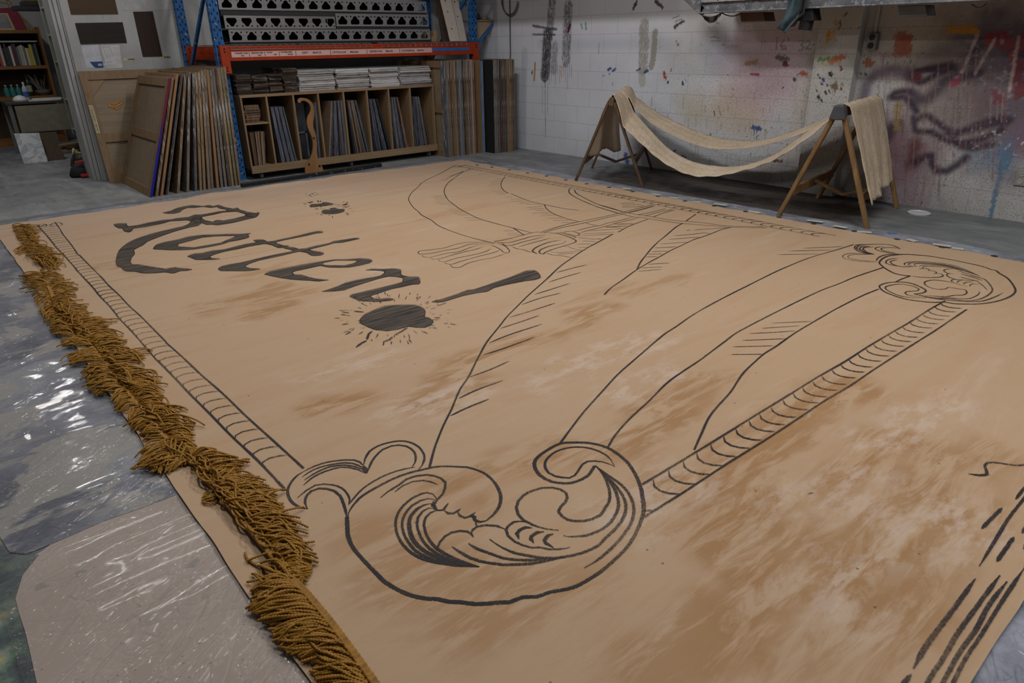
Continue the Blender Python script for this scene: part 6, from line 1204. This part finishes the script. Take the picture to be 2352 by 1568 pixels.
# blue tab of paint on the first open back
# right group under the rack end
tr=['open-backed tan','blue-lined','black-edged','yellow-green spattered','bare brown','grey-white','dark slotted','light blue topped','cream flecked','navy flecked','grey streaked','olive spattered','dark grey','pink edged','rust flecked']
xr=[PY(1027+ (1078-1027)*k/14,360,7.44).x for k in range(15)]; x=5.295; 
M_LB=board_mat('light_blue_edge',[(.12,.22,.40),(.14,.20,.33)],1,(20,20,2.0)); M_PK=simple('pink_edge',(.42,.22,.23),.6); 
for k in range(15):
    th=.0265; e={1:M_MARB,4:M_STILE,7:M_LB,13:M_PK}.get(k,M_EDGE)
    flat(x,x,7.42+.006*(k%3),1.15,1.150+random.uniform(-.012,.008),th,f'{tr[k]} flat standing under the rack end, {ORD(k)} from the left','flats under the right end of the rack',edge=e,openside=(k==0),face=M_FLATP); x+=.0325
flat(5.832,5.832,7.43,1.15,1.150,.065,'open-backed pine flat with black corner blocks at the rack end','flats under the right end of the rack',edge=M_STILE,openside=True)
flat(5.882,5.884,7.41,.34,1.14,.022,'thin blue-edged flat right of the black-cornered pine flat','flats under the right end of the rack',edge=M_LB)
x=5.935; ns=['matt black faced','brown spattered','olive flecked','maroon edged','rust and grey','white splashed grey','pale grey','bare pine','dark speckled','maroon flecked','grey-white mottled']
M_MA=simple('maroon_edge',(.06,.012,.025),.6)
for k in range(11):
    flat(x,x,7.235+.004*(k%2),.50,1.150+random.uniform(-.004,.006),.0265,f'{ns[k]} flat in the corner row, {ORD(k)} from the left','flats in the corner by the block wall',edge={3:M_MA,7:M_PINE}.get(k,M_EDGE),face=M_BLKF if k==0 else M_FLATP,stile=None,openside=False) if k else None
    if k==0:
        t=thing('scenic_flat','matt black faced scenic flat in the corner row, nearest the rack','scenic flat',(x,7.24,0),'flats in the corner by the block wall'); b=MB(); b.box((x-.014,7.245,0),(x+.012,7.742,1.150)); b.build('black_face',M_BLKF,t); b=MB(); b.box((x-.012,7.235,0),(x+.013,7.2445,1.150)); b.build('edge_strip',M_EDGE,t)
    x+=.0325
# big open-backed panel leaning on the partition
def big_panel():
    y0=8.62; y1=8.86; h=1.135; xa=1.60; xc=2.67; t=thing('open_backed_panel','large open-backed plywood flat leaning against the white partition wall','scenic flat',((xa+xc)/2,y0,0))
    def P(x,z,o=0): return (x,y0+(y1-y0)*z/h+o,z)
    def pc(x0,x1,z0,z1,o0,o1,name,mat):
        b=MB(); b.hexa([P(x0,z0,o0),P(x1,z0,o0),P(x1,z0,o1),P(x0,z0,o1),P(x0,z1,o0),P(x1,z1,o0),P(x1,z1,o1),P(x0,z1,o1)]); return b.build(name,mat,t)
    pc(xa,xc,0,h,-.0,.006,'plywood_skin',M_FLATP)
    for a,b_ in ((xa,xa+.07),(xc-.07,xc)): pc(a,b_,0,h,-.021,-.0003,'stile',M_STILE)
    for z in (0,.42,h-.085): pc(xa+.0705,xc-.0705,z,z+.085,-.021,-.0003,'rail',M_STILE)
    for cx_,cz_,s1,s2 in ((xa+.07,h-.085,1,-1),(xa+.07,.085,1,1),(xc-.07,h-.085,-1,-1)):
        b=MB(); L=.17; b.prism([(cx_,cz_),(cx_+s1*L,cz_),(cx_,cz_+s2*L)],[],lambda u,v,d:P(u,v,-.008+d),.007); b.build('corner_block',M_PLY,t)
    # little ochre flourish painted on the skin
    b=MB(); m_=simple('ochre_paint',(.42,.17,.03),.7,bump=0)
    C=lambda u,v: PY(150+u/4.356,100+v/4.356,8.74)
    for pts in (((420,590),(450,625),(500,640),(550,620),(590,600)),((440,630),(490,650),(520,665),(560,635)),((560,545),(580,580),(590,600),(550,600)),((500,620),(520,660),(530,640)),((460,600),(500,615),(540,590),(560,570))):
        Q=[C(*p) for p in pts]; Q=[Vector(P(q.x,q.z,-.0012)) for q in Q]; b.tube(Q,.006,5)
    b.build('ochre_flourish',m_,t)
    m2=simple('paper_tape',(.42,.38,.24),.7); b=MB(); b.hexa([P(xa+.01,.52,-.0225),P(xa+.045,.52,-.0225),P(xa+.045,.52,-.0212),P(xa+.01,.52,-.0212),P(xa+.01,.80,-.0225),P(xa+.045,.80,-.0225),P(xa+.045,.80,-.0212),P(xa+.01,.80,-.0212)]); b.build('name_tape',m2,t)
    # pencilled word up the tape
    cu=bpy.data.curves.new('tape_writing','FONT'); cu.body='LAURA GREENFIELD'; cu.size=.03; cu.extrude=.0002; tmp=bpy.data.objects.new('x',cu); COL.objects.link(tmp); dg=bpy.context.evaluated_depsgraph_get(); me=bpy.data.meshes.new_from_object(tmp.evaluated_get(dg)); bpy.data.objects.remove(tmp)
    co=np.zeros(len(me.vertices)*3); me.vertices.foreach_get('co',co); co=co.reshape(-1,3); zz=.53+co[:,0]/co[:,0].max()*.26; xx=xa+.036-co[:,1]; yy=y0+(y1-y0)*zz/h-.0235-co[:,2]
    me.vertices.foreach_set('co',(np.stack([xx,yy,zz],1)-np.array(parent_world(t))).ravel()); me.materials.clear(); me.materials.append(M_SLOT); me.update(); o=bpy.data.objects.new('tape_writing',me); link(o); o.parent=t
big_panel()
# samples and papers fixed to the partition
def wallpiece(pts,name,mat,label,cat,th=.008,group=None):
    Q=[PY(*p,YL) for p in pts]; b=MB(); b.prism([(q.x,q.z) for q in Q],[],lambda u,v,d:(u,YL-.0006-d,v),th); o=b.build(name,mat); return tag(o,label,cat,group)
wallpiece([(152,-12),(163,33),(271,32),(261,-12)],'woodgrain_sample',wood('mid_brown_grain',(.045,.025,.011),(.07,.04,.018),0,1.5),'mid-brown woodgrain sample panel, topmost on the white partition','sample panel',group='woodgrain samples on the partition')
wallpiece([(172,53),(185,101),(291,98),(281,51)],'woodgrain_sample',wood('very_dark_grain',(.008,.006,.004),(.02,.014,.009),0,1.5),'near-black woodgrain sample panel under the mid-brown one','sample panel',group='woodgrain samples on the partition')
wallpiece([(305.5,27),(328,130),(372.5,129),(350,26)],'woodgrain_sample',wood('dark_red_grain',(.012,.005,.003),(.034,.014,.007),2,1.2),'tall dark red-brown woodgrain sample panel right of the others','sample panel',group='woodgrain samples on the partition')
wallpiece([(276,-10),(280,24),(400,22),(392,-10)],'paper_sheet',simple('grey_print_paper',(.36,.36,.36),.8),'blank grey paper sheet pinned at the top of the partition','paper',.001)
t=thing('label_card','white card with a blue corner and code print on the partition','card',tuple(PY(212,157,YL)))
Q=[PY(*p,YL) for p in ((186,105),(198,157),(238,155),(226,103))]; b=MB(); b.prism([(q.x,q.z) for q in Q],[],lambda u,v,d:(u,YL-.0006-d,v),.0015); b.build('card',simple('card_white',(.42,.43,.47),.6),t)
Q=[PY(*p,YL) for p in ((206,142),(215,153),(220,156),(238,155),(235,141))]; b=MB(); b.prism([(q.x,q.z) for q in Q],[],lambda u,v,d:(u,YL-.0022-d,v),.0005); b.build('blue_corner',simple('card_blue',(.02,.05,.16),.6),t)
text('08118',216,234,PY(225,151,YL).z,.022,y=YL-.0030,mat=simple('card_print',(.5,.5,.52),.6),name='card_print',parent=t,shear=0)
t=thing('drawing_sheet','thin white sheet of small pencil diagrams right of the blue-cornered card','paper',tuple(PY(256,157,YL))); Q=[PY(*p,YL) for p in ((230,104),(245,157),(282,156),(274,103))]; b=MB(); b.prism([(q.x,q.z) for q in Q],[],lambda u,v,d:(u,YL-.0006-d,v),.001); b.build('sheet',simple('sheet_white',(.45,.45,.46),.7),t)
b=MB()
for a,c in (((236,108),(252,108)),((236,108),(245,130)),((252,108),(262,130)),((258,110),(272,110)),((246,142),(258,142)),((248,150),(262,150)),((266,135),(272,140)),((246,142),(250,154))):
    A=PY(*a,YL-.0018); B=PY(*c,YL-.0018); b.tube([A,B],.0012,4)
b.build('pencil_lines',simple('pencil_grey',(.2,.2,.2),.7),t)
for s,p0,p1,pc in (('NORA',287,303,136),('INEZ',372,388,131)):
    q=PY((p0+p1)/2,pc,YL); t=thing('name_label',f'cream tape label lettered {s} on the white partition','label',(q.x,YL,q.z)); b=MB(); wq=PY(p1+6,pc,YL).x-PY(p0-2,pc,YL).x; b.box((q.x-wq/2,YL-.0016,q.z-.016),(q.x+wq/2,YL-.0004,q.z+.016)); b.build('tape',simple('yellowed_tape',(.42,.39,.24),.7),t)
    text(s,p0,p1,q.z-.009,.018,y=YL-.0022,name='lettering',parent=t,mat=M_SLOT)
# ================================================================== BACK ROOM SEEN AT THE LEFT
M_OAK=wood('honey_oak',(.17,.075,.022),(.26,.125,.042),0); M_OAKV=wood('honey_oak_upright',(.17,.075,.022),(.26,.125,.042),2)
BY=13.2
def make_bookcase():
    t=thing('bookcase','tall honey-oak bookcase at the back of the far room','bookcase',(1.6,BY+.2,0))
    xr=PY(104,235,BY).x+.02; xr=2.02; x0=.2
    for z in (.07,.70,1.13,1.62):
        b=MB(); b.box((x0+.03,BY,z-.045 if z>.1 else 0),(xr-.03,BY+.36,z if z>.1 else .09)); b.build('shelf',M_OAK,t)
    for x in (x0,xr-.03): b=MB(); b.box((x,BY,0),(x+.03,BY+.38,1.66)); b.build('side_panel',M_OAKV,t)
    b=MB(); b.box((x0+.03,BY+.365,.0),(xr-.03,BY+.38,1.62)); b.build('back_panel',simple('bookcase_dark_back',(.05,.03,.018),.7),t)
make_bookcase()
bc=[((.34,.05,.06),'red-brown'),((.40,.38,.34),'cream'),((.03,.03,.03),'black'),((.05,.05,.06),'charcoal'),((.05,.05,.05),'black'),((.5,.5,.5),'white'),((.13,.03,.03),'maroon'),((.05,.06,.09),'navy'),((.15,.16,.15),'grey'),((.36,.34,.26),'beige'),((.42,.40,.36),'ivory'),((.16,.14,.13),'brown'),((.48,.48,.46),'pale'),((.42,.32,.03),'yellow'),((.38,.36,.12),'mustard'),((.04,.04,.04),'black-spined'),((.10,.10,.11),'slate')]
x=1.42
for i,(c,n) in enumerate(bc):
    wd=random.uniform(.024,.036); h=random.uniform(.24,.31); b=MB(); b.box((x,BY+.02,1.1315),(x+wd*.94,BY+.24,1.131+h),shear=(-.0,0)); o=b.build('book',NM(f'{n}_book_cover'.replace('-','_'),.6,.3).col(c).mat,bevel=.002); tag(o,f'{n} book on the middle bookcase shelf, {ORD(i)} from the left','book','books on the bookcase shelf'); x+=wd
b=MB(); b.box((1.36,BY+.01,1.455),(1.95,BY+.30,1.475)); o=b.build('folder',simple('pale_folder',(.38,.39,.40),.5)); tag(o,'pale folder lying across the top of the row of books','folder')
# on top: red picture frame and a wooden mannequin
t=thing('picture_frame','red and gold picture frame propped on top of the bookcase','frame',(1.55,BY+.06,1.6205)); 
Z=1.6205; m1=simple('crimson_frame',(.20,.02,.04),.5); b=MB(); b.prism([(1.28,Z),(1.86,Z),(1.80,Z+.30),(1.30,Z+.27)],[[(1.42,Z+.02),(1.42,Z+.20),(1.66,Z+.21),(1.70,Z+.02)]],lambda u,v,d:(u,BY+.03+d,v),.03); b.build('frame_body',m1,t)
b=MB(); b.prism([(1.40,Z+.0),(1.72,Z+.0),(1.68,Z+.225),(1.40,Z+.215)],[[(1.43,Z+.02),(1.43,Z+.195),(1.655,Z+.205),(1.69,Z+.02)]],lambda u,v,d:(u,BY+.018+d,v),.011); b.build('gilt_inner_edge',simple('gilt',(.42,.32,.18),.4),t)
t=thing('wooden_figure','jointed wooden figure leaning on top of the bookcase','figurine',(1.80,BY+.12,Z)); mw=simple('pale_figure_wood',(.32,.22,.12),.5); b=MB()
b.tube([(1.90,BY+.12,Z+.0),(1.84,BY+.12,Z+.14),(1.78,BY+.12,Z+.24)],[.014,.02,.018],8); b.tube([(1.98,BY+.12,Z),(1.90,BY+.12,Z+.12),(1.80,BY+.12,Z+.24)],[.012,.018,.016],8); b.build('leg',mw,t)
b=MB(); b.tube([(1.79,BY+.12,Z+.22),(1.76,BY+.12,Z+.30),(1.74,BY+.12,Z+.38)],[.02,.032,.028],10); b.build('torso',mw,t)
b=MB(); b.tube([(1.75,BY+.12,Z+.37),(1.68,BY+.10,Z+.36),(1.58,BY+.10,Z+.39)],.011,8); b.tube([(1.75,BY+.12,Z+.37),(1.80,BY+.11,Z+.30),(1.86,BY+.10,Z+.28)],.011,8); b.build('arm',mw,t)
b=MB(); b.lathe((1.735,BY+.12,Z+.385),[(.008,0),(.022,.015),(.024,.035),(.012,.055)],12); b.build('head',mw,t)
# lower shelf: bottles, green glass, wire basket
def bottle(x,y,z,r,h,mat,capm,label,group=None,lab=None):
    t=thing('bottle',label,'bottle',(x,y,z),group); b=MB(); b.lathe((x,y,z),[(r*.95,0),(r,.01),(r,h*.62),(r*.8,h*.72),(r*.36,h*.82),(r*.36,h*.92)],16); b.build('bottle_body',mat,t,smooth=True)
    b=MB(); b.lathe((x,y,z+h*.92),[(r*.42,0),(r*.42,h*.08)],12); b.build('cap',capm,t)
    if lab: b=MB(); b.lathe((x,y,z+h*.2),[(r*1.02,0),(r*1.02,h*.3)],16); b.build('label_band',lab,t)
mteal=simple('teal_plastic',(.04,.20,.19),.35); mwh=simple('white_plastic',(.5,.5,.5),.4); mgr=NM('dark_green_glass',.12,.5).col((.015,.03,.012)).mat; mlg=simple('pale_label',(.35,.36,.33),.6)
for i,x in enumerate((1.40,1.475,1.55)): bottle(x,BY+.06+.0*i,.7005,.035,.17,mteal,mwh,f'small teal paint bottle with white top on the bookcase, {ORD(i)} from the left','teal paint bottles')
bottle(1.70,BY+.10,.7005,.038,.30,mgr,mgr,'dark green wine bottle with pale label on the lower bookcase shelf',lab=mlg)
t=thing('wire_basket','woven bowl of thin sticks on the lower bookcase shelf','basket',(1.90,BY+.15,.7005)); b=MB(); b.lathe((1.88,BY+.15,.7005),[(.06,0),(.10,.04),(.11,.075),(.10,.07),(.055,.012)],20); b.build('bowl',simple('grey_basket',(.16,.15,.13),.7),t)
b=MB()
for k in range(18): a=random.uniform(0,6.28); b.tube([(1.88+.04*math.cos(a),BY+.15+.04*math.sin(a),.72),(1.84+random.uniform(-.13,.11),BY+.15+random.uniform(-.05,.05),.72+random.uniform(.16,.30))],.0025,4)
b.build('stick_bundle',simple('thin_sticks',(.28,.26,.22),.6),t)
# desk with clutter
DY=11.6
def make_desk():
    zt=PY(60,234,DY).z; x0=PY(12,236,DY).x; x1=PY(126,230,DY).x+.35; t=thing('work_table','dark table with pale clutter on top in the far room','table',((x0+x1)/2,DY+.3,0))
    b=MB(); b.box((x0,DY,zt-.03),(x1,DY+.62,zt)); b.build('tabletop',simple('dark_tabletop',(.05,.05,.045),.5),t,bevel=.003)
    for x in (x0+.04,x1-.04):
        for y in (DY+.04,DY+.58): b=MB(); b.bar((x,y,0),(x,y,zt-.03),.05,.05); b.build('leg',simple('table_leg_grey',(.14,.14,.13),.5),t)
    b=MB(); P0=PY(33,246,DY-.03); P1=PY(140,305,DY-.03); b.box((P0.x,DY-.045,PY(45,305,DY-.03).z),(x1-.05,DY-.02,zt-.045)); b.build('front_panel',simple('beige_modesty_panel',(.19,.18,.13),.6),t)
    return zt,x0,x1
ZT,DX0,DX1=make_desk()
b=MB(); q=PY(47,232,DY+.15); b.lathe((q.x,DY+.15,ZT+.0005),[(.09,0),(.085,.03),(.06,.06),(.03,.075),(.005,.08)],20); o=b.build('plaster_bowl',mwh,smooth=True); tag(o,'upturned white plaster bowl on the dark work table','bowl')
q=PY(62,225,DY+.2); bottle(q.x,DY+.2,ZT+.0005,.034,.24,NM('clear_bottle_plastic',.1,.5).col((.30,.33,.36)).mat,mwh,'clear plastic water bottle with blue label on the work table',lab=simple('blue_label',(.05,.10,.30),.5))
q=PY(98,231,DY+.15); b=MB(); b.box((q.x-.17,DY+.04,ZT+.0005),(q.x+.2,DY+.3,ZT+.012)); b.box((q.x-.12,DY+.06,ZT+.012),(q.x+.22,DY+.28,ZT+.026),shear=(.01,0)); o=b.build('paper_stack',mwh); tag(o,'loose white papers on the right of the work table','papers')
# marble sample and brown board leaning on the desk front
m=NM('white_marble_paint',.4,.4); p=m.pos(); c=m.mix(m.mr(m.noise(m.pos((3,3,3),(.5,.4,.3)),2,6,.7,2.2),.46,.54),(.50,.52,.54),(.30,.33,.36)); m.col(c)
def leanp(pts,yb,yt,th,mat,name,label,cat):
    (a,b_),(c,d)=pts; B0=PY(*a,yb);B1=PY(*b_,yb);T0=PY(*c,yt);T1=PY(*d,yt); B0.z=B1.z=.0005; b=MB(); o_=Vector((0,th,0)); b.hexa([B0,B1,B1+o_,B0+o_,T0,T1,T1+o_,T0+o_]); return tag(b.build(name,mat,bevel=.003),label,cat)
leanp(((55,377),(110,371),(32,307),(90,305)),10.96,11.10,.03,m.mat,'marble_sample','white and grey marbled panel leaning on the floor before the table','sample panel') if False else leanp((((55,377)),(110,371)) and (((55,377),(110,371)),((32,307),(90,305))),10.96,11.10,.03,m.mat,'marble_sample','white and grey marbled panel leaning on the floor before the table','sample panel')
leanp((((113,372),(150,366)),((90,305),(130,303))),11.03,11.17,.02,wood('brown_back_board',(.04,.028,.018),(.08,.05,.03),2),'backing_board','dark brown board leaning right of the marbled panel','board')
# steel shelving with bins seen edge-on beside the partition
def make_shelving():
    x0,x1,y0,y1=1.72,2.12,9.75,10.7; t=thing('steel_shelving','pale green steel shelving crowded with bins left of the partition','shelving',(x0+.2,y0,0)); mg=simple('pale_green_steel',(.22,.24,.19),.5)
    for x in (x0,x1):
        for y in (y0,y1): b=MB(); b.bar((x,y,.35),(x,y,2.3),.035,.035); b.build('post',mg,t)
    for z in (.42,.78,1.22,1.52,1.82): b=MB(); b.box((x0-.01,y0-.01,z-.02),(x1+.01,y1+.01,z)); b.build('shelf',mg,t)
    return x0,x1,y0,y1
x0,x1,y0,y1=make_shelving()
def bin_(x,y,z,w,d,h,c,label,cat='bin',lid=None):
    t=thing('storage_bin',label,cat,(x,y,z)); b=MB(); b.hexa([(x-w*.45,y-d*.45,z),(x+w*.45,y-d*.45,z),(x+w*.45,y+d*.45,z),(x-w*.45,y+d*.45,z),(x-w/2,y-d/2,z+h),(x+w/2,y-d/2,z+h),(x+w/2,y+d/2,z+h),(x-w/2,y+d/2,z+h)]); b.build('bin_body',simple(label.split(' ')[0]+'_bin_plastic',c,.5),t,bevel=.006)
    b=MB(); b.box((x-w*.52,y-d*.52,z+h+.0003),(x+w*.52,y+d*.52,z+h+.02)); b.build('lid',simple(label.split(' ')[0]+'_lid',lid or tuple(v*.7 for v in c),.5),t,bevel=.004)
bin_(1.92,10.0,.7805,.34,.40,.26,(.035,.045,.055),'slate storage bin with a teal lid on the middle steel shelf',lid=(.02,.10,.10))
bin_(1.92,10.0,1.2205,.30,.34,.12,(.30,.20,.02),'yellow bin on the fourth steel shelf')
bin_(1.92,9.98,1.5205,.26,.30,.10,(.20,.28,.12),'lime container on the fifth steel shelf')
bin_(1.92,9.98,1.8205,.30,.30,.11,(.40,.40,.38),'white bin on the top steel shelf')
bin_(1.92,10.45,1.2205,.30,.30,.20,(.16,.17,.14),'grey-green tub at the back of the fourth steel shelf')
bin_(1.92,10.0,.4205,.34,.40,.24,(.022,.024,.028),'black storage bin on the lowest steel shelf')
q=PY(100,4,12.0); b=MB(); 
t=thing('hanging_toolbox','yellow and black tool case on a high ledge in the far room','tool case',(1.95,11.9,1.86)); b.box((1.70,11.8,1.88),(2.25,12.1,1.94)); b.build('case_base',M_BLKB,t,bevel=.01); b=MB(); b.box((1.72,11.82,1.9405),(2.22,12.08,2.03)); b.build('case_top',simple('yellow_case',(.36,.28,.03),.4),t,bevel=.02)
b=MB(); b.box((1.60,11.75,1.83),(2.35,12.15,1.88)); b.box((2.30,11.75,0),(2.35,12.15,1.83)); o=b.build('ledge_shelf',M_BLKB); tag(o,'dark high ledge shelf carrying the yellow tool case','shelf')
# yellow sheet and floor clutter beside the partition
a=PY(145,235,9.3); c=PY(172,284,9.3); b=MB(); b.prism([(PY(144,234,9.3).x,PY(144,234,9.3).z),(PY(163,283,9.3).x,PY(163,283,9.3).z),(PY(171,286,9.3).x,PY(171,286,9.3).z),(PY(156,233,9.3).x,PY(156,233,9.3).z)],[],lambda u,v,d:(u,9.70+d,v),.004) if False else b.box((1.66,9.7352,.50),(1.84,9.7392,.775),shear=(-.02,0)); o=b.build('yellow_sheet',simple('yellow_paper',(.38,.30,.02),.6)); tag(o,'yellow notice sheet hanging on the side of the steel shelving','sheet')
def heap(x,y,z,w,d,h,c,name,label,cat,seed):
    rr=random.Random(seed); b=MB(); prof=[(.5,0),(.55,.15),(.5,.5),(.35,.8),(.15,.97),(.02,1)]
    k=18; n=len(b.v)
    for r,zz in prof:
        for j in range(k): a_=2*math.pi*j/k; f=1+.18*math.sin(a_*3+seed)+rr.uniform(-.07,.07); b.v.append((x+w*r*f*math.cos(a_),y+d*r*f*math.sin(a_),z+h*zz*(1+.08*math.sin(a_*2))))
    for i in range(len(prof)-1):
        for j in range(k): j2=(j+1)%k; b.face((n+i*k+j,n+i*k+j2,n+(i+1)*k+j2,n+(i+1)*k+j))
    b.face([n+j for j in range(k)][::-1]); b.face([n+(len(prof)-1)*k+j for j in range(k)])
    return tag(b.build(name,simple(name+'_mat',c,.7),smooth=True),label,cat)
q=FL(180,408); heap(1.53,9.42,.0005,.30,.34,.17,(.012,.013,.016),'black_bag','slumped black tool bag on the floor left of the partition','bag',3)
t=thing('red_tool_bar','red steel clamp lying across the black bag','clamp',(1.55,9.34,.15)); b=MB(); b.bar((1.42,9.26,.175),(1.60,9.24,.185),.03,.02); b.bar((1.44,9.22,.03),(1.60,9.20,.03),.04,.03); b.build('clamp_bar',simple('red_steel',(.40,.03,.02),.4),t)
q=FL(178,350,.2); t=thing('cream_work_gloves','cream canvas gloves heaped on the black bag','gloves',(1.52,9.5,.17)); b=MB()
for k in range(5): a_=.5+k*.35; b.tube([(1.50,9.52,.19),(1.50+.07*math.cos(a_),9.50+.0*k,.21+.02*k),(1.50+.13*math.cos(a_),9.48,.20+.04*math.sin(a_))],[.022,.018,.012],8)
b.build('glove',simple('cream_canvas',(.36,.31,.20),.8),t,smooth=True)
heap(1.62,9.98,.0005,.28,.3,.22,(.03,.028,.026),'dark_sack','dark sack on the floor beneath the steel shelving','sack',8)
for k,(z,x) in enumerate(((.23,1.60),(.262,1.64),(.294,1.58))):
    b=MB(); b.bar((x-.18,9.86,z+.01),(x+.26,10.02,z+.012),.06,.028); o=b.build('timber_offcut',[M_TAN,M_DK,M_STILE][k]); tag(o,f"{['tan','dark','pine'][k]} timber offcut lying on the dark sack under the steel shelving",'offcut')
# stacked white sheets standing against the partition end
for k,(xa,xb) in enumerate(((1.545,1.5795),(1.512,1.5435))):
    b=MB(); b.box((xa,8.93+.03*k,0),(xb,9.30,2.4)); o=b.build('white_sheet_panel',M_PART,bevel=.002); tag(o,f"tall white sheet panel on edge at the partition end, {['nearer','farther'][k]} one",'panel','white panels on edge at the partition')
